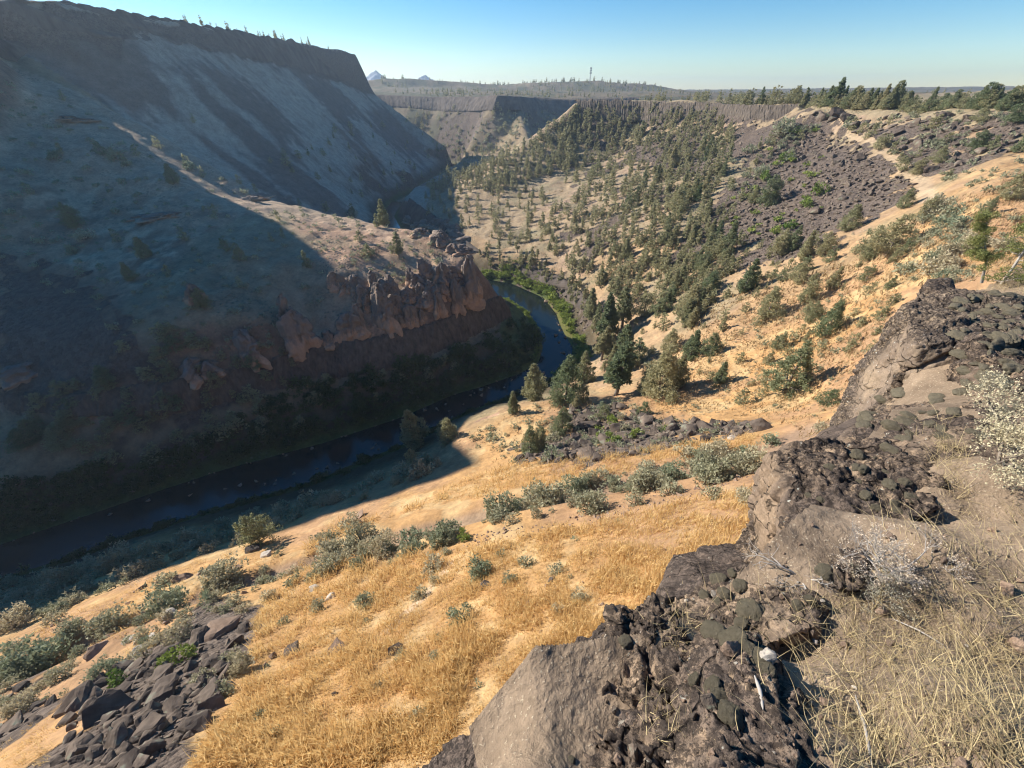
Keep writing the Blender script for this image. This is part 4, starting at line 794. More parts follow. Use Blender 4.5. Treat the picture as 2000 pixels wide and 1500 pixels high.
shrubs([(1170, 825), (1330, 840), (1250, 870), (1130, 885), (1150, 850)], 26, 12, .5, 20, .3, 'green', 'yellow-green shrub among the boulders of the lit point', 'green shrubs of the lit point')
shrubs([(500, 1120), (900, 1070), (1450, 960), (1450, 1030), (1200, 1160), (900, 1400), (560, 1460), (500, 1250)], 80, 55, .4, 20, .4, 'sage', 'small sagebrush dotted in the golden grass', 'sagebrush in the golden grass')
shrubs([(1250, 700), (1400, 640), (1700, 560), (1760, 580), (1690, 760), (1620, 820), (1300, 800)], 24, 15, .42, 11, .4, 'sage', 'tiny grey shrub dotted on the tan slope', 'tiny shrubs of the tan slope')
shrubs([(1700, 470), (1830, 400), (2000, 340), (2000, 500), (1850, 560), (1760, 560)], 20, 13, .5, 14, .4, 'sage', 'grey-green shrub on the golden slope at the right', 'shrubs of the right slope')
shrubs([(1800, 380), (1860, 400), (1880, 470), (1860, 560), (1815, 560), (1820, 460)], 17, 11, .8, 24, .35, 'sage', 'dense sagebrush in the strip running down the right slope', 'sagebrush strip of the right slope')
shrubs([(1560, 230), (1990, 215), (1990, 350), (1860, 370), (1780, 330), (1680, 260)], 20, 10, .5, 12, .35, 'sage', 'grey-green shrub among the rocks of the upper right slope', 'shrubs of the upper right slope')
shrubs([(1400, 440), (1450, 350), (1552, 240), (1650, 268), (1600, 330), (1640, 400), (1500, 470)], 22, 12, .3, 15, .35, 'green', 'green shrub growing between the talus blocks', 'green shrubs of the talus')
shrubs([(1380, 340), (1520, 250), (1620, 230), (1560, 300), (1440, 400)], 20, 11, .5, 15, .35, 'sage', 'shrub on the ribs between talus and forest', 'shrubs between talus and forest')
shrubs([(540, 395), (760, 440), (900, 480), (800, 560), (640, 520)], 15, 9, .55, 8, .35, 'sage', 'low tuft on the lit top of the spur', 'tufts on the lit top of the spur')
shrubs([(0, 140), (300, 280), (520, 400), (660, 540), (560, 680), (300, 700), (0, 500)], 24, 15, .4, 10, .4, 'sage', 'low tuft on the shaded slope of the spur', 'tufts on the shaded slope of the spur')
shrubs([(600, 750), (900, 690), (1030, 620), (1056, 690), (960, 745), (780, 812), (430, 905), (0, 1050), (0, 950), (300, 900)], 17, 10, .75, 19, .35, 'shadegreen', 'dark green shrub on the shaded far bank', 'shrubs of the shaded far bank')
shrubs([(820, 300), (1000, 215), (1090, 220), (980, 300), (900, 320)], 9, 6, .4, 6, .3, 'sage', 'tuft on the far canyon wall', 'tufts on the far canyon wall')
def edge_shrubs(L, off, h, n, kind, label, group, jit=2.5):
    L = np.array(L); s = np.concatenate([[0], np.cumsum(np.hypot(*np.diff(L, axis=0).T))])
    for i in range(n):
        q = rng.uniform(0, s[-1]); k = min(np.searchsorted(s, q, 'right')-1, len(L)-2); a, b = L[k], L[k+1]; t = (q-s[k])/(s[k+1]-s[k]+1e-9); d = (b-a)/(np.hypot(*(b-a))+1e-9); nn = np.array([-d[1], d[0]])
        x, y = a+(b-a)*t+nn*(off+rng.normal()*jit); z = float(H(x, y)); 
        if z < -129.3: continue
        SH.append([x, y, z, h*math.exp(rng.normal()*.3), int(rng.integers(3)), rng.uniform(0, 6.28), 1.2, kind, label, group])
edge_shrubs(NB[:8], 4.5, 3.4, 420, 'green', 'bright green bush on the outer bank of the river bend', 'bushes on the outer bank of the bend')
edge_shrubs(NB[7:], 2.5, 2.4, 260, 'shadegreen', 'dark green bush on the shaded near river bank', 'bushes on the near river bank', 1.5)
edge_shrubs(FB[:6], -2.5, 1.9, 260, 'green', 'yellow-green reeds on the inner bank of the bend', 'reeds on the inner bank', 1.2)
edge_shrubs(FB[5:], -3.5, 2.6, 260, 'shadegreen', 'dark green shrub on the shaded far bank', 'shrubs of the shaded far bank', 1.8)
def put_shrub(t, s_, kw):
    lod = 0 if s_ > 45 and t[7] == 'sage' else 1; L = SAGE if t[7] == 'sage' else GRN if t[7] == 'green' else SHADEG
    nm = 'sagebrush' if t[7] == 'sage' else 'green_bush'
    e = empty(nm, t[:3], **kw); e.scale = (t[3]*t[6], t[3]*t[6], t[3]); e.rotation_euler = (0, 0, t[5])
    link('foliage', L[lod][t[4]][0], e); link('stem', L[lod][t[4]][1], e)
sage_items = [t for t in SH if t[7] == 'sage']; green_items = [t for t in SH if t[7] != 'sage']
for items, cap in ((sage_items, 290), (green_items, 150)):
    for k, L in finish(items, put_shrub, None, lambda k: 'bush', cap, '', '', None):
        merged('low_scrub', L, [b[2] for b in (SAGE if k == 'sage' else GRN)[2]], {'sage': M_SAGE, 'green': M_GREEN, 'shadegreen': M_SHADEGRN}[k], {'shadegreen': 'dark brush along the shaded river banks', 'sage': 'small sagebrush tufts over all the slopes', 'green': 'low green growth along the river'}[k])
print('shrubs', len(SH))
# ------------------------------------------------------------------ dry grass on the near slope
def grass_clump(seed, nb, spread, hh, w, lean=.35):
    g = np.random.default_rng(seed); vs = []; fs = []
    for i in range(nb):
        b = g.normal(size=2)*spread; d = g.normal(size=2)*lean; h = hh*g.uniform(.55, 1.1); a = g.uniform(0, 6.28); wx = np.array([math.cos(a), math.sin(a), 0])*w
        p0 = np.array([b[0], b[1], -.03]); p1 = p0+np.array([d[0]*.35*h, d[1]*.35*h, h*.6]); p2 = p0+np.array([d[0]*h, d[1]*h, h]); o = len(vs)
        vs += [p0-wx, p0+wx, p1+wx*.8, p1-wx*.8, p2]; fs += [(o, o+1, o+2), (o, o+2, o+3), (o+3, o+2, o+4)]
    v = np.array(vs); return v, np.array(fs), np.repeat(g.random(nb), 5)
GP = [grass_clump(700+i, 16, .17, .55, .016) for i in range(6)]
def field(poly, sx, sy, prob, hmul=1.):
    out = []
    for q in scatter(poly, sx, sy, prob):
        d = proj(*q[:3])[2]; k = max(1., d/45); nz = float(fbm(q[0]/2.2, q[1]/2.2, o=3, s=88))
        if nz < -.12 and rng.random() < .4: continue
        k *= 1+1.1*nz
        out.append((q[0], q[1], q[2], k*hmul*rng.uniform(.7, 1.25), int(rng.integers(6)), rng.uniform(0, 6.28), 1.15))
    return out
GR = field([(560, 1110), (900, 1075), (1200, 1010), (1480, 950), (1500, 1050), (1300, 1200), (1000, 1400), (800, 1510), (380, 1510), (480, 1330), (500, 1200)], 6., 5.5, .97, 1.35)
GR += field([(330, 1185), (560, 1110), (900, 940), (1010, 905), (1480, 850), (1480, 870), (1200, 930), (1000, 960), (640, 1030), (560, 1110)], 6, 4.5, .95, 1.)
GR += field([(0, 1270), (280, 1140), (520, 1050), (560, 1090), (300, 1230), (0, 1330)], 8, 6, .7, .7) + field([(0, 1500), (0, 1460), (120, 1380), (280, 1240), (370, 1220), (300, 1290), (150, 1350), (100, 1500)], 8, 7, .7, .8)
gz = np.array([[a[0], a[1]] for a in GR]); keepg = ~inpoly(gz[:, 0], gz[:, 1], Z_SCREE[4])
merged('dry_grass', [a for a, k in zip(GR, keepg) if k], GP, M_GRASS, 'golden dry grass covering the near slope')
GP2 = [grass_clump(720+i, 6, .25, .42, .05) for i in range(5)]
G2_ = field([(1260, 800), (1250, 720), (1350, 640), (1450, 560), (1700, 500), (1830, 400), (2000, 340), (2000, 520), (1860, 560), (1760, 560), (1690, 780), (1600, 850), (1480, 815)], 7, 5, .85, .7)
G2_ += field([(830, 372), (1010, 350), (1120, 380), (1380, 400), (1450, 540), (1350, 640), (1180, 570), (1060, 500), (960, 470), (820, 420)], 9, 6, .7, .3)+field([(900, 850), (1050, 790), (1200, 790), (1480, 830), (1480, 860), (1100, 910), (960, 905)], 9, 6, .6, .55)
merged('dry_grass', [a[:4]+(a[4] % 5,)+a[5:] for a in G2_], GP2, M_TUFTS, 'short dry bunchgrass on the middle slopes')
# ------------------------------------------------------------------ tuff spires on the end of the spur
def spire(seed, aspect=1.):
    g = np.random.default_rng(seed); nr, nk = 34, 40; vs = []
    lobes = [(g.integers(2, 6), g.uniform(0, 6.28), g.uniform(.08, .22)) for _ in range(3)]; lx, ly = g.normal(size=2)*.12
    for i in range(nr):
        t = i/(nr-1); R = .5*(1-t**2.2)**.7*(1+.12*math.sin(t*9+g.uniform(0, .5)))+.02
        for j in range(nk):
            a = 2*math.pi*j/nk; l = 1+sum(A*math.cos(n*a+ph+t*1.2) for n, ph, A in lobes); vs.append((R*l*math.cos(a)+lx*t*t, R*l*aspect*math.sin(a)+ly*t*t, t-.12))
    v = np.array(vs); _w1, _w2, _c = worley(v[:, 0]*4.5, v[:, 1]*4.5, v[:, 2]*2.4, s=seed); nn = .15*(_c-.5)-.10*(1-sstep(0, .15, _w2-_w1))+fbm(v[:, 0]*4+seed, v[:, 1]*4, v[:, 2]*1.6, o=5, s=seed, g=.6)*.20; n_ = v.copy(); n_[:, 2] = 0; n_ /= np.linalg.norm(n_, axis=1)[:, None]+1e-6
    v = v+n_*nn[:, None]; v[:, 2] += .05*vnoise(v[:, 0]*6, v[:, 1]*6, s=seed); i = (np.arange(nr-1)[:, None]*nk+np.arange(nk)[None]); j = np.arange(nr-1)[:, None]*nk+(np.arange(nk)[None]+1) % nk
    return mk_mesh('rock_spire', v, np.stack([i.ravel(), j.ravel(), j.ravel()+nk, i.ravel()+nk], -1), True, [M_TUFF])
m = NT('tuff_spire'); p = m.obj(); sep = m.n('SeparateXYZ', Vector=p).outputs[2]
st_ = m.noise(m.n('Mapping', Vector=p, Scale=(4., 4., 1.)).outputs[0], 1.5, 5, .65); n_ = m.noise(p, 7., 5, .7)
base = m.rng(m.math('ADD', sep, m.math('MULTIPLY', m.math('SUBTRACT', st_, .5), 1.1)), .16, .34)
col = m.mix(base, (.44, .285, .19), m.mix(st_, (.13, .10, .085), (.31, .24, .19))); col = m.mix(1., col, m.mix(n_, (.6, .6, .6), (1.4, 1.4, 1.4)), 'MULTIPLY')
M_TUFF = m.out(col, m.bump(m.math('ADD', st_, n_), .7, .6))
SPM = [spire(800+i, 1. if i < 4 else .6) for i in range(8)]
def SPIRE(u, v, wpx, hpx, label, group=None):
    q = hit(u, v)[0]; d = proj(*q[:3])[2]; h = hsolve(q[0], q[1]+1, q[2], hpx)*1.1; w_ = wpx/F*d*1.15
    e = link('rock_spire', SPM[int(rng.integers(8))], None, label=label, category='rock', group=group or 'tuff spires of the spur end'); e.location = (q[0], q[1]+w_*.25, q[2]); e.scale = (w_, w_, h); e.rotation_euler = (0, 0, rng.uniform(0, 6.28))
for a in [(682, 662, 38, 54, 'broad orange-footed spire, leftmost of the big pair'), (710, 660, 30, 66, 'narrow orange-footed spire, right one of the big pair'), (754, 646, 42, 90, 'wide rounded spire with a large orange foot right of the pair'), (806, 636, 22, 44, 'slim pale spire in a gap of the row'), (783, 640, 14, 26, 'short stub between two larger spires'), (826, 628, 16, 24, 'small knob right of the slim spire'), (852, 614, 28, 50, 'spire with a triangular orange foot'), (890, 608, 26, 64, 'straight spire left of the end tower'), (921, 590, 38, 92, 'tall orange tower at the very end of the spur'), (592, 690, 50, 92, 'leaning fin with a broad orange foot'), (556, 640, 30, 66, 'upper part of the leaning fin'), (488, 714, 50, 66, 'lone triangular orange rock left of the fin'), (412, 732, 34, 28, 'low orange rock at the left end of the row'), (375, 742, 60, 40, 'broad low orange mound at the left end of the row'), (640, 676, 28, 26, 'small orange knob left of the big pair'), (378, 592, 26, 40, 'isolated reddish rock on the shaded slope'), (20, 745, 60, 30, 'low brown rock at the left edge above the band')]: SPIRE(*a)
for q in scatter([(650, 545), (720, 565), (800, 545), (890, 535), (925, 560), (930, 580), (820, 615), (700, 620), (660, 590)], 19, 17, .85):
    u_, v_, d = proj(*q[:3]); SPIRE(float(u_), float(v_), rng.uniform(20, 34), rng.uniform(20, 40), 'grey-brown pinnacle crowded on the end of the spur', 'pinnacles crowded on the spur end')
for q in scatter([(790, 432), (870, 440), (915, 470), (928, 510), (880, 490), (820, 470)], 17, 11, .85):
    u_, v_, d = proj(*q[:3]); SPIRE(float(u_), float(v_), rng.uniform(22, 34), rng.uniform(9, 18), 'reddish crag on the crest above the spur end', 'crags on the crest of the spur end')
for u, v, w_, h in [(505, 388, 34, 9), (485, 392, 30, 8), (300, 430, 50, 9), (270, 428, 40, 8), (120, 232, 40, 10), (150, 236, 36, 9), (330, 425, 30, 8)]: SPIRE(u, v, w_, h, 'low brown ledge on the shaded spur slope', 'ledges on the shaded spur slope')
# ------------------------------------------------------------------ radio mast, mountains
x, y, z = PD(1152, 160, 2140); z = float(H(x, y)); hm_ = hsolve(x, y, z, 27)
mast = empty('radio_mast', (x, y, z), label='thin lattice radio mast standing on the distant mesa skyline', category='mast')
pr = [tube([(3*math.cos(a), 3*math.sin(a), 0), (1.2*math.cos(a), 1.2*math.sin(a), hm_)], [.55, .4], 5) for a in (0, 2.09, 4.19)]
for k in range(12):
    z0, z1 = hm_*k/12, hm_*(k+1)/12
    for j, a in enumerate((0, 2.09, 4.19)):
        b = a+2.09; r0, r1 = 3-1.8*k/12, 3-1.8*(k+1)/12; pr.append(tube([(r0*math.cos(a), r0*math.sin(a), z0), (r1*math.cos(b), r1*math.sin(b), z1)], [.25, .25], 4))
v, f = join(pr); mm = NT('mast_steel').out((.30, .30, .31)); link('lattice', mk_mesh('lattice', v, f, True, [mm]), mast)
for zz in (.62, .8, .97):
    v, f = join([tube([(3.2*math.cos(a), 3.2*math.sin(a), hm_*zz-2.6), (3.2*math.cos(a), 3.2*math.sin(a), hm_*zz+2.6)], [1., 1.], 6) for a in np.arange(0, 6.2, 1.05)]); link('antenna', mk_mesh('antenna', v, f, True, [mm]), mast)
def mountain(u, vtop, Y, wpx, seed):
    x, y, z = PD(u, vtop, Y); R = wpx/F*Y*1.26*.8; g = np.linspace(-1, 1, 90); X, Y_ = np.meshgrid(g, g); rr = np.hypot(X, Y_); hh = np.clip(1-rr, 0, 1)**1.1
    Z = -40+(z+40)*hh*(1+.18*fbm(X*5, Y_*5, o=4, s=seed))+14*hh*fbm(X*11, Y_*11, o=3, s=seed+1); i = (np.arange(89)[:, None]*90+np.arange(89)[None]).ravel()
    link('mountain', mk_mesh('mountain', np.stack([(x+X*R).ravel(), (y+Y_*R).ravel(), Z.ravel()], -1), np.stack([i, i+1, i+91, i+90], -1), True, [M_MTN]), kind='structure')
M_MTN = NT('mountain_rock').out((.26, .28, .33))
mountain(832, 149, 4700, 56, 1); mountain(735, 141, 4700, 60, 2)
# ------------------------------------------------------------------ the rim we stand on: soil, outcrop rocks, moss, dry plants
from mathutils.bvhtree import BVHTree
def fgrock(name, sets, voxel, amp, mat, label, seed, f0=1.6, pit=.5, smooth=2, struct=False, cat='rock', group='outcrop rocks of the near rim'):
    bm = bmesh.new()
    for S_ in sets:
        b2 = bmesh.new()
        for q in S_: b2.verts.new(q if len(q) == 4 and False else q[:3])
        r = bmesh.ops.convex_hull(b2, input=b2.verts); bmesh.ops.delete(b2, geom=[e for e in r['geom_interior'] if isinstance(e, bmesh.types.BMVert)], context='VERTS')
        tmp = bpy.data.meshes.new('t'); b2.to_mesh(tmp); b2.free(); bm.from_mesh(tmp); bpy.data.meshes.remove(tmp)
    me = bpy.data.meshes.new(name); bm.to_mesh(me); bm.free(); o = bpy.data.objects.new(name, me); COL.objects.link(o)
    md = o.modifiers.new('r', 'REMESH'); md.mode = 'VOXEL'; md.voxel_size = voxel
    dg = bpy.context.evaluated_depsgraph_get(); m2 = bpy.data.meshes.new_from_object(o.evaluated_get(dg)); o.modifiers.clear()
    n = len(m2.vertices); co = np.empty(n*3, np.float32); m2.vertices.foreach_get('co', co); co = co.reshape(-1, 3).astype(float)
    ed = np.empty(len(m2.edges)*2, np.int32); m2.edges.foreach_get('vertices', ed); ed = ed.reshape(-1, 2); deg = np.bincount(ed.ravel(), minlength=n)[:, None]
    for _ in range(smooth*3):
        s_ = np.zeros_like(co); np.add.at(s_, ed[:, 0], co[ed[:, 1]]); np.add.at(s_, ed[:, 1], co[ed[:, 0]]); co = .4*co+.6*s_/np.maximum(deg, 1)
    m2.vertices.foreach_set('co', co.astype(np.float32).ravel()); m2.update()
    nr = np.empty(n*3, np.float32); m2.vertices.foreach_get('normal', nr); nr = nr.reshape(-1, 3)
    x, y, z = co.T*f0
    # jointed, pitted lava: big facets, knobs, then gas holes
    w1, w2, cid = worley(x*1.3+.4*vnoise(x*2, y*2, z*2, s=seed), y*1.3, z*1.3, s=seed)
    d = amp*(1.1*fbm(x, y, z, o=3, s=seed)+.7*(cid-.5)*sstep(0, .12, w2-w1)-.35*(1-sstep(0, .12, w2-w1)))
    rough = sstep(-.45, .1, fbm(x*.7, y*.7, z*.7+9, o=2, s=seed+5)+.35*nr[:, 2])      # weathered tops rougher than the clean broken faces
    k1, _, _ = worley(x*5, y*5, z*5, s=seed+8); k2, _, _ = worley(x*11, y*11, z*11, s=seed+9)
    rg = 1-2*np.abs(fbm(x*8, y*8, z*8, o=4, s=seed+13, g=.65)); d = d+rough*amp*(.34*(rg-.6)+.28*(np.floor(cid*5)/5-.4)*sstep(0, .1, w2-w1))+rough*amp*(.5*fbm(x*4.5, y*4.5, z*4.5, o=4, s=seed+3, g=.66)-.34*sstep(.45, .15, k1)*pit+.24*fbm(x*13, y*13, z*13, o=3, s=seed+15, g=.7)-.30*sstep(.4, .15, k2)*pit)
    d = d+(1-rough)*amp*(.52*fbm(x*5, y*5, z*5, o=4, s=seed+4, g=.6)-.16*sstep(.3, .12, k2)*pit)
    co = co+nr*d[:, None]; m2.vertices.foreach_set('co', co.astype(np.float32).ravel())
    m2.polygons.foreach_set('use_smooth', np.ones(len(m2.polygons), bool)); m2.materials.clear(); m2.materials.append(mat); fattr(m2, 'rough', rough); m2.update()
    o.data = m2; bpy.data.meshes.remove(me); m2.name = name
    if struct: o['kind'] = 'structure'
    else: o['label'] = label; o['category'] = cat; o['group'] = group
    FG.append(o); print(name, n); return o
FG = []
def lava(name, tan, grey, dark, lich):
    m = NT(name); p = m.pos(); r = m.attr('rough')
    a = m.noise(p, 1.6, 5, .65); b = m.noise(p, 9., 6, .72); c = m.noise(p, 38., 5, .75); pore = m.voro(m.n('VectorMath', _operation='ADD', i0=p, i1=m.n('TexNoise', Vector=p, Scale=14.).outputs['Color']).outputs[0], 26.)
    col = m.mix(m.rng(a, .38, .62), tan, grey); col = m.mix(m.math('MULTIPLY', m.rng(r, 0., 1., .25, .85), m.rng(b, .36, .56)), col, dark)
    col = m.mix(m.math('MULTIPLY', m.rng(m.noise(p, 5.5, 5, .7), .56, .62), r), col, tan)
    col = m.mix(m.rng(m.noise(p, 17., 3), .68, .70), col, lich)
    col = m.mix(1., col, m.mix(c, (.45, .45, .45), (1.55, 1.55, 1.55)), 'MULTIPLY'); col = m.mix(m.math('MULTIPLY', r, m.rng(m.noise(p, 26., 6, .8), .54, .47)), col, m.mix(.8, col, (.025, .02, .018)))
    ck = m.voro(m.n('VectorMath', _operation='ADD', i0=p, i1=m.n('VectorMath', _operation='SCALE', i0=m.n('TexNoise', Vector=p, Scale=3., Detail=5.).outputs['Color'], Scale=.35).outputs[0]).outputs[0], 2.6, 'DISTANCE_TO_EDGE'); ck = m.rng(ck, .0, .022)
    col = m.mix(m.math('SUBTRACT', .75, m.math('MULTIPLY', ck, .75)), col, (.03, .024, .02))
    hole = m.rng(pore, .12, .3); h = m.math('ADD', m.math('MULTIPLY', b, .7), m.math('ADD', m.math('MULTIPLY', c, .3), m.math('ADD', m.math('MULTIPLY', hole, .35), m.math('MULTIPLY', ck, .6))))
    return m.out(col, m.bump(h, .9, .03))
M_LAVA = lava('pitted_lava', (.36, .26, .175), (.19, .14, .11), (.085, .066, .054), (.42, .40, .34))
M_LAVAD = lava('dark_pitted_lava', (.32, .23, .155), (.165, .125, .10), (.075, .058, .048), (.36, .35, .30))
M_LAVAT = lava('tan_lava', (.36, .27, .185), (.23, .175, .135), (.10, .08, .067), (.48, .46, .40))
M_LAVAS = lava('smooth_lava', (.19, .142, .112), (.135, .104, .085), (.07, .055, .047), (.30, .27, .22))
def PS(*a): return [P(*q) for q in a]
def down(L, dz, sh=(0, 0)): return [(x+sh[0], y+sh[1], z-dz) for x, y, z in L]
# big cliff body below the rim
base = PS((1195, 1200, -3.6), (1130, 1300, -3.6), (1000, 1400, -4.2), (800, 1500, -5.2), (1300, 1120, -4.9), (1460, 1090, -4.9), (1560, 900, -4.6), (1660, 830, -4.6), (1780, 620, -4.6), (2050, 600, -4.0), (2300, 700, -3.2), (2200, 1200, -2.6), (1900, 1500, -2.4))+[(-.5, -1.5, -3.2), (4, -3, -3), (12, 2, -3.), (11, 8, -4.)]
# R0 smooth face at the bottom, falling away to the left
A0 = PS((1185, 1215, -2.35), (1130, 1300, -2.6), (1060, 1345, -3.0), (905, 1440, -3.9), (780, 1530, -4.7), (1000, 1540, -2.9), (1120, 1560, -2.0), (1280, 1560, -1.75), (1320, 1420, -1.83), (1260, 1300, -2.05), (1165, 1410, -2.15))
fgrock('lava_outcrop', [A0+down(A0, 5, (.6, -.3))], .014, .055, M_LAVAS, 'smooth grey-brown rock face sloping away at the bottom of the photo', 11, 2.2, .6)
A1 = PS((1192, 1192, -2.1), (1215, 1180, -2.15), (1295, 1168, -2.15), (1335, 1215, -2.0), (1345, 1300, -1.92), (1290, 1345, -1.9), (1180, 1330, -2.0), (1140, 1400, -2.05), (1110, 1420, -2.2))
fgrock('lava_rock', [A1+down(A1, .9, (-.05, -.2)), PS((1170, 1410, -1.88), (1290, 1345, -1.84), (1340, 1420, -1.74), (1310, 1560, -1.64), (1150, 1560, -1.8), (1050, 1570, -2.1), (1085, 1450, -2.15))+down(PS((1170, 1410, -1.88), (1290, 1345, -1.84), (1340, 1420, -1.74), (1310, 1560, -1.64), (1170, 1560, -1.78)), .7)], .011, .085, M_LAVAD, 'very dark pitted lava rock with a rough knobbly crest above the smooth face', 12, 3., 1.1)
A3 = PS((1385, 1225, -1.9), (1470, 1235, -1.84), (1545, 1330, -1.74), (1605, 1450, -1.62), (1625, 1560, -1.52), (1300, 1560, -1.62), (1318, 1330, -1.86), (1350, 1240, -1.92))
A3t = PS((1400, 1270, -1.74), (1460, 1290, -1.68), (1530, 1400, -1.56), (1560, 1520, -1.47), (1400, 1540, -1.44), (1370, 1400, -1.6))
fgrock('lava_rock', [A3t+A3+down(A3, .7)], .010, .05, M_LAVA, 'domed brown rock crowned with dark moss cushions at the bottom centre', 13, 3., 1.)
A4 = PS((1300, 1168, -2.3), (1370, 1128, -2.35), (1480, 1105, -2.28), (1585, 1150, -2.05), (1600, 1220, -1.92), (1500, 1262, -1.9), (1395, 1225, -1.98), (1330, 1205, -2.12))
fgrock('lava_rock', [A4+down(A4, 1.4, (0, -.2))], .012, .06, M_LAVA, 'flat brown ledge dotted with small moss cushions above the domed rock', 14, 2.6, 1.)
A5 = PS((1312, 1080, -4.), (1365, 1072, -4.05), (1470, 1062, -4.05), (1500, 1110, -3.5), (1400, 1150, -3.1), (1288, 1172, -3.35), (1282, 1160, -3.6))
fgrock('rock_slab', [A5+down(A5, 3, (.4, 0))], .022, .06, M_LAVAS, 'smooth broken slab in the gap below the upright rock face', 15, 1.4, .4, cat='slab')
A2 = PS((1500, 882, -2.45), (1532, 868, -2.5), (1620, 872, -2.42), (1720, 856, -2.42), (1830, 905, -2.15), (1850, 985, -1.98), (1720, 1050, -2.02), (1600, 1090, -2.12), (1560, 1085, -2.25), (1548, 980, -2.35))
A2f = PS((1496, 900, -2.8), (1482, 1000, -3.3), (1455, 1095, -3.9), (1545, 1130, -3.1), (1640, 1130, -2.6))
fgrock('lava_rock', [A2+A2f+down(A2, 1.6, (.3, 0))+down(A2f, 1.5, (.4, 0))], .015, .085, M_LAVAD, 'upright block with a smooth tan left face and a black mossy pitted top', 16, 2.2, 1.15)
A2t = PS((1494, 890, -2.6), (1500, 884, -2.5), (1530, 900, -2.5), (1540, 980, -2.52), (1535, 1090, -2.75), (1458, 1090, -3.75), (1482, 1000, -3.2), (1495, 930, -2.8))
fgrock('rock_flake', [A2t+down(A2t, .5, (.2, .1))], .013, .03, M_LAVAT, 'smooth tan flake forming the left face of the upright block', 17, 2., .9, cat='rock')
A2b = PS((1560, 1075, -2.22), (1600, 1045, -2.2), (1670, 1045, -2.1), (1690, 1090, -2.0), (1680, 1150, -1.92), (1600, 1150, -1.98), (1560, 1120, -2.1))
fgrock('lava_rock', [A2b+down(A2b, .5)], .010, .05, M_LAVA, 'small tan-topped rock between the upright block and the grey dead bush', 18, 3.5, 1.)
A6 = PS((1582, 886, -3.05), (1602, 846, -3.5), (1650, 826, -3.6), (1700, 800, -3.4), (1720, 870, -2.8))
fgrock('rock_slab', [A6+down(A6, 2, (.3, 0))], .02, .03, M_LAVAS, 'smooth grey-brown slab tucked behind the upright block', 19, 1.4, .3, cat='slab')
A7 = PS((1650, 852, -2.75), (1700, 815, -2.85), (1780, 775, -2.85), (1900, 760, -2.7), (2080, 770, -2.4), (2150, 850, -2.1), (2050, 905, -1.95), (1860, 880, -2.2), (1720, 900, -2.45))
fgrock('lava_rock', [A7+down(A7, 1.6, (.2, 0))], .018, .085, M_LAVAD, 'moss-covered rock slope with white lichen spots below the big tan block', 20, 2., 1.)
A8 = PS((1762, 600, -2.62), (1800, 560, -2.68), (1880, 572, -2.7), (2080, 590, -2.55), (2200, 660, -2.3), (2050, 668, -2.35), (1860, 655, -2.45), (1790, 668, -2.5))
A8b = PS((1735, 625, -3.3), (1700, 720, -4.), (1668, 820, -4.9), (1765, 800, -3.4), (1790, 810, -3.35), (1960, 800, -3.05), (2200, 800, -2.8))
fgrock('lava_rock', [A8+A8b+down(A8, 2.5, (.3, .3))], .022, .10, M_LAVAT, 'big tan block with a pitted front face and a dark hollow on its shoulder', 21, 1.5, 1.)
A9 = PS((1800, 650, -2.42), (1870, 640, -2.4), (2080, 640, -2.22), (2180, 700, -2.05), (2080, 790, -2.05), (1960, 770, -2.2), (1900, 700, -2.3))
fgrock('lava_rock', [PS((1880, 668, -2.4), (1960, 645, -2.36), (2080, 640, -2.25), (2200, 720, -2.05), (2080, 775, -2.1), (1960, 765, -2.3))+down(PS((1880, 668, -2.4), (2080, 640, -2.25), (2200, 720, -2.05), (2080, 775, -2.1), (1960, 765, -2.3)), .7)], .018, .09, M_LAVAD, 'dark mossy rock leaning on the right side of the big tan block', 22, 2.2, 1.)
A10 = PS((1806, 562, -2.62), (1812, 542, -2.56), (1862, 540, -2.56), (1868, 566, -2.64), (1840, 570, -2.6))
fgrock('lava_rock', [A10+down(A10, .35)], .016, .03, M_LAVAD, 'small black box-like stone perched on the top edge of the big tan block', 23, 3., .8)
A11 = PS((1770, 720, -2.85), (1790, 655, -2.5), (1850, 650, -2.46), (1850, 690, -2.62), (1800, 745, -2.95))
fgrock('lava_rock', [A11+down(A11, .25, (0, .1))], .014, .06, M_LAVAD, 'dark overhanging knob on the left shoulder of the big tan block', 24, 2.6, 1.)
fgrock('cliff', [[(x+.5, y-.2, z-3.) for x, y, z in base]+[(x*1.15-1, y+1.5, -30) for x, y, z in base]], .16, .35, M_LAVA, '', 25, .5, .3, struct=True)
# soil between the rocks
SO = PS((2000, 1500, -1.47), (1650, 1500, -1.52), (1620, 1350, -1.72), (1700, 1100, -1.98), (1900, 1100, -1.82), (2000, 930, -1.88), (1850, 960, -2.05), (1500, 1250, -2.05), (1400, 1200, -2.2), (1250, 1400, -2.05), (2200, 1100, -1.7), (2300, 850, -1.9), (2300, 700, -2.2), (1750, 880, -2.6), (1700, 900, -2.7), (1600, 1000, -2.7), (2000, 700, -2.6), (1900, 600, -3.0), (2050, 560, -2.75), (1960, 545, -2.85), (1900, 560, -3.0), (2000, 515, -2.7), (2200, 520, -2.3), (2500, 700, -2.0))+[(0, 0, -1.7), (2, -1.5, -1.5), (6, -2, -1.5), (-.3, .5, -2.2), (-.5, -2, -2.2), (12, -1, -1.6), (14, 7, -2.6), (10, 9, -3.2), (16, 10, -3), (9, 12, -6), (16, 16, -5), (5.5, 7.5, -4.5), (3.6, 4.4, -4.4), (2.1, 2.6, -3.6)]
so_v = np.array(SO)
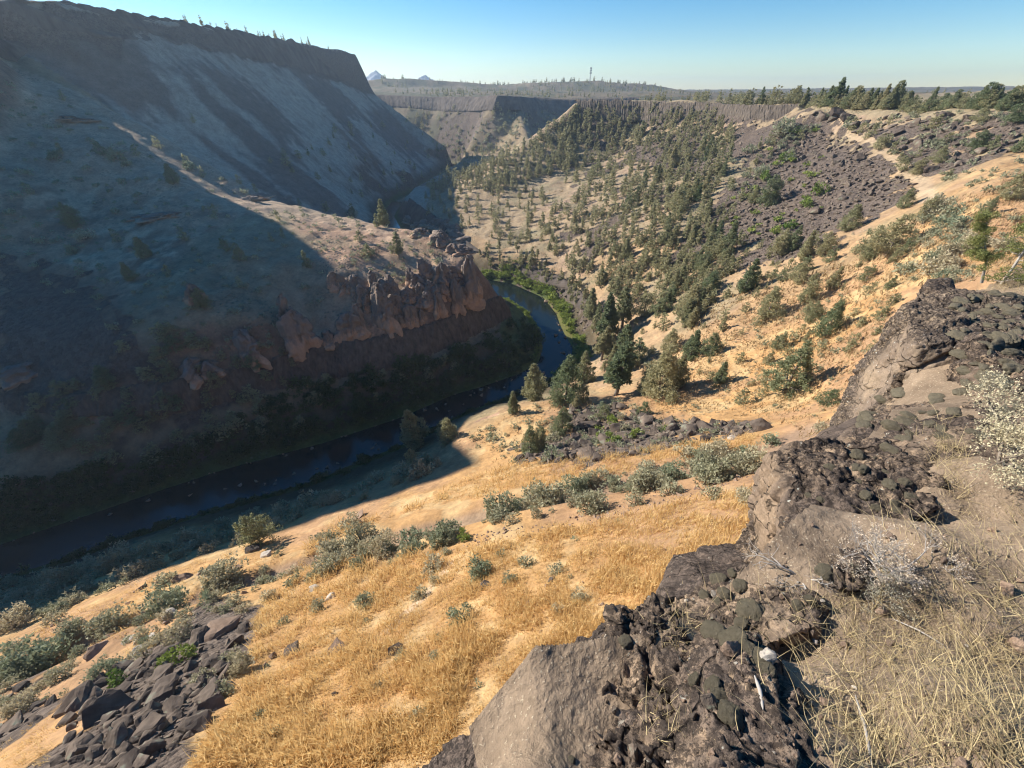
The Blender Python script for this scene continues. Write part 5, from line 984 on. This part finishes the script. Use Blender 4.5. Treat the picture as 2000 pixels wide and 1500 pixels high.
def soilz(x, y):
    x = np.asarray(x, float); y = np.asarray(y, float); W_ = 0; Zs = 0
    for q in so_v:
        w = 1/((x-q[0])**2+(y-q[1])**2+.02)**1.7; W_ = W_+w; Zs = Zs+w*q[2]
    r = np.hypot(x, y); return Zs/W_+.06*fbm(x*1.5, y*1.5, o=3, s=77)+.022*fbm(x*9, y*9, o=4, s=78)+.3*sstep(2, 9, r)*0
ga = np.radians(np.arange(-20, 150, .28)); gr = [.25]
while gr[-1] < 17: gr.append(gr[-1]*1.0085)
gr = np.array(gr); A_, R_ = np.meshgrid(ga, gr); X = (R_*np.sin(A_)).ravel(); Y = (R_*np.cos(A_)).ravel(); Z = soilz(X, Y)
edge_poly = [(-.4, -2), (-.3, .4), (.1, .75)]+[P(1260, 1260, -2.15)[:2], P(1400, 1170, -2.3)[:2], P(1540, 1050, -2.5)[:2], P(1600, 930, -2.7)[:2], P(1700, 860, -2.9)[:2], P(1790, 700, -3.0)[:2], P(1850, 600, -3.0)[:2], P(1900, 566, -3.0)[:2], P(1960, 542, -2.87)[:2], P(2010, 514, -2.75)[:2], P(2200, 508, -2.4)[:2], (15, 5), (18, -3)]
inside = inpoly(X, Y, edge_poly); na, nr = len(ga), len(gr); i = (np.arange(nr-1)[:, None]*na+np.arange(na-1)[None]).ravel(); fq = np.stack([i, i+1, i+na+1, i+na], -1)
fq = fq[inside[fq].all(1)]; used, inv = np.unique(fq, return_inverse=True); vv = np.stack([X, Y, Z], -1)[used]
m = NT('rim_soil'); p = m.pos(); a = m.noise(p, 2.2, 5, .65); b = m.noise(p, 14., 5, .7); c = m.noise(p, 60., 4, .7)
col = m.mix(m.rng(a, .35, .65), (.165, .12, .083), (.29, .215, .148)); col = m.mix(1., col, m.mix(b, (.55, .55, .55), (1.45, 1.45, 1.45)), 'MULTIPLY'); col = m.mix(m.rng(c, .6, .66), col, (.46, .38, .27))
M_SOIL = m.out(col, m.bump(m.math('ADD', b, m.math('MULTIPLY', c, .5)), .8, .03))
o = link('rim_soil', mk_mesh('rim_soil', vv, inv.reshape(-1, 4), True, [M_SOIL]), kind='structure'); FG.append(o)
# ray casting on what is built here
dg = bpy.context.evaluated_depsgraph_get(); trees_ = []
for o in FG: trees_.append(BVHTree.FromObject(o, dg))
def fhit(u, v, only=None):
    a, f, w = ray(u, v); d = Vector((float(a), float(f), float(w))).normalized(); best = None
    for k, t in enumerate(trees_):
        if only is not None and k != only: continue
        h = t.ray_cast(Vector((0, 0, 0)), d, 40)
        if h[0] is not None and (best is None or h[3] < best[2]): best = (h[0], h[1], h[3], k)
    return best
# moss cushions
m = NT('moss'); p = m.obj(); a = m.noise(p, 3., 4); b = m.noise(p, 9., 5, .8)
M_MOSS = m.out(m.mix(1., m.mix(a, (.10, .088, .06), (.24, .205, .145)), m.mix(b, (.5, .5, .5), (1.5, 1.5, 1.5)), 'MULTIPLY'), m.bump(b, 1., .03))
def cushion(seed):
    bm = bmesh.new(); bmesh.ops.create_icosphere(bm, subdivisions=4, radius=.5); P_ = np.array([v.co[:] for v in bm.verts]); N_ = P_/.5
    d = .16*fbm(P_[:, 0]*3+seed, P_[:, 1]*3, P_[:, 2]*3, o=2, s=seed)+0.07*fbm(P_[:, 0]*12, P_[:, 1]*14, P_[:, 2]*14, o=3, s=seed); Q = P_+N_*d[:, None]; Q[:, 2] *= .68
    for v, q in zip(bm.verts, Q): v.co = q
    for f in bm.faces: f.smooth = True
    me = bpy.data.meshes.new('moss_cushion'); bm.to_mesh(me); bm.free(); me.materials.append(M_MOSS); return me
CU = [cushion(900+i) for i in range(5)]
def MOSS(u, v, rpx, label, group='moss cushions on the rim rocks', aspect=1.):
    h = fhit(u, v)
    if h is None: return
    d = proj(*h[0])[2]
    if d > 12: return
    s_ = 2*rpx/F*float(d); o = link('moss_cushion', CU[int(rng.integers(5))], None, label=label, category='moss', group=group); n = (h[1]+Vector((0, 0, .6))).normalized()
    o.rotation_euler = n.to_track_quat('Z', 'Y').to_euler(); o.location = h[0]+n*s_*.01; o.scale = (s_*aspect*rng.uniform(.9, 1.2), s_*rng.uniform(.85, 1.1), s_*rng.uniform(.7, 1.))
for u, v, r in [(1405, 1135, 16), (1415, 1159, 14), (1445, 1145, 13), (1375, 1162, 10), (1402, 1177, 9), (1430, 1120, 9), (1560, 1185, 12), (1580, 1170, 9)]: MOSS(u, v, r, 'small round moss cushion on the flat brown ledge', 'moss cushions on the ledge')
for u, v, r, l in [(1465, 1197, 26, 'largest moss cushion, on the right end of the flat ledge'), (1447, 1217, 14, 'moss cushion just below the largest one'), (1612, 1120, 20, 'moss cushion on the small tan-topped rock'), (1222, 1252, 12, 'lone moss cushion on the very dark rock'),
                   (1395, 1238, 22, 'first cushion of the moss arc at the top of the domed rock'), (1432, 1250, 25, 'second cushion of the moss arc on the domed rock'), (1458, 1272, 22, 'third cushion of the moss arc on the domed rock'), (1482, 1287, 23, 'fourth cushion of the moss arc on the domed rock'), (1495, 1308, 17, 'last round cushion of the moss arc on the domed rock'),
                   (1355, 1325, 13, 'isolated moss cushion on the left flank of the domed rock'), (1392, 1340, 20, 'upper cushion of the moss string down the domed rock'), (1408, 1362, 18, 'second cushion of the moss string down the domed rock'), (1425, 1393, 24, 'wide cushion of the moss string down the domed rock'), (1436, 1412, 15, 'lowest cushion of the moss string down the domed rock'), (1117, 1485, 9, 'tiny moss cushion on the smooth face at the bottom')]: MOSS(u, v, r, l)
for i in range(42):
    u, v = rng.uniform(1545, 1840), rng.uniform(880, 1060); h = fhit(u, v)
    if h and h[1].z > .45 and h[3] in (5, 6): MOSS(u, v, rng.uniform(4, 12), 'dark moss cushion on the black top of the upright block', 'moss cushions on the upright block', 1.2)
for i in range(44):
    u, v = rng.uniform(1660, 2000), rng.uniform(765, 880); h = fhit(u, v)
    if h and h[1].z > .35: MOSS(u, v, rng.uniform(5, 11), 'grey-green moss cushion on the mossy rock slope', 'moss cushions on the mossy slope', 1.7)
for i in range(60):
    u, v = rng.uniform(1870, 2000), rng.uniform(650, 760); h = fhit(u, v)
    if h and h[1].z > .3: MOSS(u, v, rng.uniform(6, 13), 'grey-green moss cushion on the leaning mossy rock', 'moss cushions on the leaning rock', 1.7)
for i in range(40):
    u, v = rng.uniform(1860, 2000), rng.uniform(570, 650); h = fhit(u, v)
    if h and h[1].z > .5: MOSS(u, v, rng.uniform(4, 9), 'flat grey moss pad on top of the big tan block', 'moss pads on the tan block', 1.8)
# loose stones lying on the soil and ledges
for i in range(230):
    u, v = rng.uniform(1180, 2000), rng.uniform(1020, 1500); h = fhit(u, v)
    if not h or h[1].z < .5: continue
    s_ = float(np.clip(.012*math.exp(rng.normal()*.55), .006, .05))*2.; k = rng.random()
    mt = 'pale' if k < .12 else 'brown' if k < .75 else 'dark'; o = link('stone', BOU[mt][int(rng.integers(6))][0], None, label={'pale': 'tiny pale stone lying on the rim', 'brown': 'tiny brown stone lying on the rim', 'dark': 'tiny dark stone lying on the rim'}[mt], category='stone', group={'pale': 'pale pebbles on the rim', 'brown': 'brown pebbles on the rim', 'dark': 'dark pebbles on the rim'}[mt])
    o.location = h[0]+Vector((0, 0, s_*.15)); o.scale = (s_,)*3; o.rotation_euler = (rng.uniform(0, 6), rng.uniform(0, 6), rng.uniform(0, 6))
# dry grass and straw litter of the rim
def blade(p0, d, L, w, bend, g, seg=4):
    d = np.array(d)/np.linalg.norm(d); side = np.cross(d, (0, 0, 1.)); side /= np.linalg.norm(side)+1e-9; side = side*math.cos(bend[2])+np.cross(side, d)*math.sin(bend[2]); vs = []
    for k in range(seg+1):
        t = k/seg; c = p0+d*L*t+np.array([bend[0], bend[1], -abs(bend[3])])*L*t*t; ww = w*(1-t*.85); vs += [c-side*ww, c+side*ww]
    return vs
GB_V, GB_F, GB_T = [], [], []
def add_blade(*a, **k):
    vs = blade(*a, **k); o = len(GB_V); GB_V.extend(vs); t = rng.random()
    for j in range(len(vs)//2-1): GB_F.append((o+2*j, o+2*j+1, o+2*j+3, o+2*j+2))
    GB_T.extend([t]*len(vs))
def tuft(u, v, n, L, spread, w=.0011, up=.8, wind=(.15, .05)):
    h = fhit(u, v)
    if not h or h[2] > 14: return
    c = np.array(h[0])
    for i in range(n):
        p0 = c+np.array([*(rng.normal(size=2)*spread), -.01]); d = np.array([rng.normal()*.5+wind[0], rng.normal()*.5+wind[1], up*rng.uniform(.4, 1.2)])
        add_blade(p0, d, L*rng.uniform(.4, 1.1), w*rng.uniform(.6, 1.4), (rng.normal()*.25, rng.normal()*.25, rng.uniform(0, 3), rng.uniform(0, .5)), rng)
GZ = [([(1640, 1200), (1760, 1120), (1850, 1150), (2000, 1150), (2010, 1510), (1680, 1510), (1640, 1380)], 32, 32, 15, .15), ([(1530, 1200), (1660, 1130), (1700, 1180), (1640, 1400), (1660, 1500), (1620, 1420), (1560, 1300)], 30, 30, 8, .12), ([(1820, 860), (1870, 850), (1900, 960), (1860, 990), (1830, 940)], 18, 18, 22, .22), ([(1760, 810), (1850, 820), (1870, 870), (1780, 860)], 22, 20, 14, .22),
      ([(1850, 960), (2010, 940), (2010, 1150), (1850, 1150)], 44, 40, 9, .15), ([(1880, 540), (2010, 500), (2010, 575), (1900, 570)], 12, 9, 22, .35), ([(1300, 1200), (1350, 1190), (1360, 1260), (1320, 1270)], 16, 18, 10, .13), ([(1280, 1370), (1320, 1370), (1310, 1440), (1280, 1430)], 16, 22, 12, .12)]
for poly, sx, sy, n, L in GZ:
    us = np.arange(min(q[0] for q in poly), max(q[0] for q in poly), sx)
    for u in us:
        for v in np.arange(min(q[1] for q in poly), max(q[1] for q in poly), sy):
            uu, v2 = u+rng.normal()*sx*.4, v+rng.normal()*sy*.4
            if inpoly(np.array([uu]), np.array([v2]), poly)[0]: tuft(uu, v2, int(n*rng.uniform(.5, 1.4)), L, .03 if L < .3 else .06)
for i in range(4200):   # litter: straws lying flat and tangled
    u, v = rng.uniform(1250, 2040), rng.uniform(1000, 1520)
    if u < 1560 and rng.random() < .75: continue
    if v < 1130 and u < 1700: continue
    h = fhit(u, v)
    if not h or h[1].z < .35 or h[2] > 6: continue
    if h[3] in (2, 1, 0) and rng.random() < .8: continue
    a = rng.normal()*.9+.5; add_blade(np.array(h[0])+np.array([0, 0, .004]), (math.cos(a), math.sin(a), rng.uniform(-.02, .25)), rng.uniform(.04, .2), rng.uniform(.0007, .0016), (rng.normal()*.3, rng.normal()*.3, rng.uniform(0, 3), .05), rng)
me = mk_mesh('straw', np.array(GB_V), np.array(GB_F), True, [M_STRAW]); fattr(me, 'tint', GB_T); link('straw', me, kind='stuff', label='pale dry grass and straw litter on the near rim'); print('straw', len(GB_F))
# twiggy shrubs
def branchy(seed, n0, L0, r0, depth, up, spread, shrink=.66):
    g = np.random.default_rng(seed); pr = []; tips = []
    def grow(p, d, L, r, k):
        q = [p]; dd = d.copy()
        for j in range(3): dd = dd+g.normal(size=3)*.22; dd /= np.linalg.norm(dd); q.append(q[-1]+dd*L/3)
        pr.append(tube([tuple(a) for a in q], [r, r*.85, r*.7, r*.55], 4 if k > 1 else 6))
        if k >= depth: tips.append(q[-1]); tips.append(q[-2]); return
        for j in range(int(g.integers(2, 5))):
            nd = dd+g.normal(size=3)*spread; nd[2] += up; nd /= np.linalg.norm(nd); grow(q[int(g.integers(2, 4))], nd, L*shrink*g.uniform(.7, 1.2), r*.55, k+1)
    for i in range(n0):
        a = g.uniform(0, 6.28); d = np.array([math.cos(a)*.7, math.sin(a)*.7, g.uniform(.4, 1.)]); grow(np.array([0, 0, -.03]), d/np.linalg.norm(d), L0*g.uniform(.7, 1.2), r0, 0)
    v, f = join(pr); return v, f, np.array(tips)
m = NT('grey_twig'); p = m.obj(); M_TWIG = m.out(m.mix(m.noise(p, 12., 3), (.22, .19, .165), (.52, .48, .43)))
M_SAGE2 = foliage('silver_sage_leaves', (.30, .30, .21), (.62, .60, .44), 5., .3)
h = fhit(1722, 1105); v, f, tips = branchy(31, 8, .17, .006, 4, .2, .5); c0 = h[0]
e = empty('dead_bush', c0, label='pale grey dead bush of bare twigs in the middle of the near rim', category='bush'); link('twigs', mk_mesh('twigs', v, f, True, [M_TWIG]), e)
lv, lf, lt = leaf_cloud(tips, np.full(len(tips), .012), 2, .005, rng, 1., .6); me = mk_mesh('seed_heads', lv, lf, False, [M_SEED]); fattr(me, 'tint', lt); link('seed_heads', me, e)
for (u, v_, sc, sd, lab) in [(1955, 905, 1.45, 41, 'large silvery sagebrush on the rim at the right edge'), (1712, 1165, .5, 44, 'low faded bush at the foot of the grey dead bush')]:
    h = fhit(u, v_)
    if not h: continue
    v, f, tips = branchy(sd, 9, .17*sc, .007*sc, 3, .25, .5); e = empty('sagebrush', h[0], label=lab, category='bush'); link('stem', mk_mesh('stem', v, f, True, [M_BARK]), e)
    lv, lf, lt = leaf_cloud(tips, np.full(len(tips), .045*sc), 32 if sd == 41 else 6, .0065*sc, rng, 1., .7); me = mk_mesh('foliage', lv, lf, False, [M_SAGE2 if sd == 41 else M_SEED]); fattr(me, 'tint', lt); link('foliage', me, e)
h = fhit(1560, 1130); v, f, tips = branchy(35, 4, .13, .005, 3, .1, .6); e = link('dead_branch', mk_mesh('dead_branch', v, f, True, [M_TWIG]), None, label='pale dead branch lying across the ledge left of the grey bush', category='branch'); e.location = h[0]; e.rotation_euler = (.5, -.8, 0)
h = fhit(425, 1250) 
for (u0, v0, u1, v1, r_, lab) in [(1472, 1322, 1488, 1388, .006, 'short bleached stick lying on the domed rock'), (1585, 1250, 1592, 1262, .008, 'wood chip beside the domed rock'), (1740, 1210, 1840, 1262, .003, 'long thin straight straw stick in front of the grey bush'), (1668, 1360, 1700, 1500, .005, 'bleached root strip at the bottom right of the domed rock')]:
    a, b = fhit(u0, v0), fhit(u1, v1)
    if a and b:
        p0, p1 = a[0]+Vector((0, 0, .01)), b[0]+Vector((0, 0, .01)); md_ = (p0+p1)/2+Vector((0, 0, .012)); v, f = tube([p0, p0.lerp(md_, .5), md_, md_.lerp(p1, .6), p1], [r_*.4, r_, r_*1.1, r_, r_*.3], 6)
        link('stick', mk_mesh('stick', v, f, True, [M_TWIG]), None, label=lab, category='stick')
# junipers rooted on the rim at the right edge
M_JUN2 = foliage('bright_juniper_foliage', (.10, .12, .04), (.34, .36, .15), 3., .35)
def rimtree(u, v, z, h, sd, lean, label, cl, leafmat, spread=1.):
    base_ = Vector(P(u, v, z)); e = empty('juniper_tree', base_, label=label, category='tree'); g = np.random.default_rng(sd); pr = []; cs = []
    tr = [np.array([0, 0, -.2]), np.array([lean[0]*.3, lean[1]*.3, h*.3]), np.array([lean[0]*.7, lean[1]*.7, h*.62]), np.array([lean[0], lean[1], h])]
    pr.append(tube([tuple(q) for q in tr], [.045*h/2, .035*h/2, .024*h/2, .006], 8))
    for i in range(cl):
        t = g.uniform(.18, 1); k = min(int(t*3), 2); p = tr[k]+(tr[k+1]-tr[k])*(t*3-k); a = g.uniform(0, 6.28) if spread == 1. else math.pi+g.normal()*.9; L = h*g.uniform(.12, .34)*(1.15-.6*t); q = p+np.array([math.cos(a)*L, math.sin(a)*L, L*g.uniform(-.1, .5)])
        pr.append(tube([tuple(p), tuple((p+q)/2+g.normal(size=3)*.02), tuple(q)], [.014*h/2, .009*h/2, .003], 5))
        if g.random() < .85: cs += [q, (p+2*q)/3]
    v_, f_ = join(pr); link('trunk', mk_mesh('trunk', v_, f_, True, [M_TRUNKP]), e); cs = np.array(cs)
    lv, lf, lt = leaf_cloud(cs, g.uniform(.05, .10, len(cs))*h, 130, .013*h, g); me = mk_mesh('crown', lv, lf, False, [leafmat]); fattr(me, 'tint', lt); link('crown', me, e)
m = NT('bleached_bark'); p = m.obj(); M_TRUNKP = m.out(m.mix(m.noise(m.n('Mapping', Vector=p, Scale=(8., 8., 1.5)).outputs[0], 3., 5), (.16, .13, .10), (.55, .50, .44)), m.bump(m.noise(m.n('Mapping', Vector=p, Scale=(14., 14., 2.)).outputs[0], 3., 4), .7, .03))
rimtree(1926, 540, -4.6, 1.7, 61, (-1.0, .15), 'juniper with a bare bleached trunk and yellow-green sprays on its left side', 60, M_JUN2, .5)
rimtree(1945, 572, -3.05, 1.3, 62, (.15, .2), 'leaning old juniper with a gnarled grey trunk at the right edge', 34, M_JUN2)
# ------------------------------------------------------------------ light, air, camera
SUN_AZ, SUN_EL = -65., 27.
def build_world():
    w = bpy.data.worlds.new('World'); scene.world = w; w.use_nodes = True; nt = w.node_tree
    sky = nt.nodes.new('ShaderNodeTexSky'); sky.sky_type = 'NISHITA'; sky.sun_disc = False
    sky.sun_elevation = math.radians(SUN_EL); sky.sun_rotation = math.radians(SUN_AZ)
    sky.air_density = 1.0; sky.dust_density = .1; sky.ozone_density = 3.; sky.altitude = 800
    bg = nt.nodes['Background']; bg.inputs['Strength'].default_value = .08; hs = nt.nodes.new('ShaderNodeHueSaturation'); hs.inputs['Saturation'].default_value = 1.42; nt.links.new(sky.outputs[0], hs.inputs['Color']); nt.links.new(hs.outputs[0], bg.inputs[0])
    L = bpy.data.lights.new('sun', 'SUN'); L.energy = 5.; L.angle = math.radians(.5); L.color = (1., .93, .82)
    o = bpy.data.objects.new('sun', L); COL.objects.link(o)
    a, e = math.radians(SUN_AZ), math.radians(SUN_EL)
    d = Vector((math.sin(a)*math.cos(e), math.cos(a)*math.cos(e), math.sin(e)))
    o.rotation_euler = d.to_track_quat('Z', 'Y').to_euler(); o.location = d*200
def build_haze():
    bm = bmesh.new(); bmesh.ops.create_cube(bm, size=1)
    for v in bm.verts: v.co = Vector((v.co.x*9400, 3500+v.co.y*8600, -140+(v.co.z+.5)*290))
    me = bpy.data.meshes.new('haze'); bm.to_mesh(me); bm.free()
    m = bpy.data.materials.new('haze'); m.use_nodes = True; nt = m.node_tree; nt.nodes.remove(nt.nodes['Principled BSDF'])
    v = nt.nodes.new('ShaderNodeVolumePrincipled'); v.inputs['Color'].default_value = (.66, .82, 1, 1); v.inputs['Density'].default_value = HAZE; v.inputs['Anisotropy'].default_value = .35
    nt.links.new(v.outputs[0], nt.nodes['Material Output'].inputs['Volume']); me.materials.append(m)
    link('haze', me, kind='stuff', label='thin blue air over the canyon')
HAZE = .0001
build_world()
if HAZE: build_haze()
cd = bpy.data.cameras.new('camera'); cam = bpy.data.objects.new('camera', cd); COL.objects.link(cam); scene.camera = cam
cd.sensor_fit = 'HORIZONTAL'; cd.sensor_width = 36; cd.lens = 36*F/2000; cd.clip_start = .05; cd.clip_end = 40000
cam.location = (0, 0, 0); cam.rotation_euler = (math.pi/2-PITCH, 0, 0)
vs_ = scene.view_settings; vs_.view_transform = 'Standard'; vs_.look = 'None'; vs_.gamma = 1; vs_.exposure = .92; vs_.use_curve_mapping = False
scene.cycles.use_denoising = True; scene.cycles.denoiser = 'OPENIMAGEDENOISE'; scene.cycles.max_bounces = 5; scene.cycles.volume_bounces = 0; scene.cycles.diffuse_bounces = 3
scene.cycles.filter_width = 1.1; scene.cycles.use_adaptive_sampling = True; scene.cycles.adaptive_threshold = .02
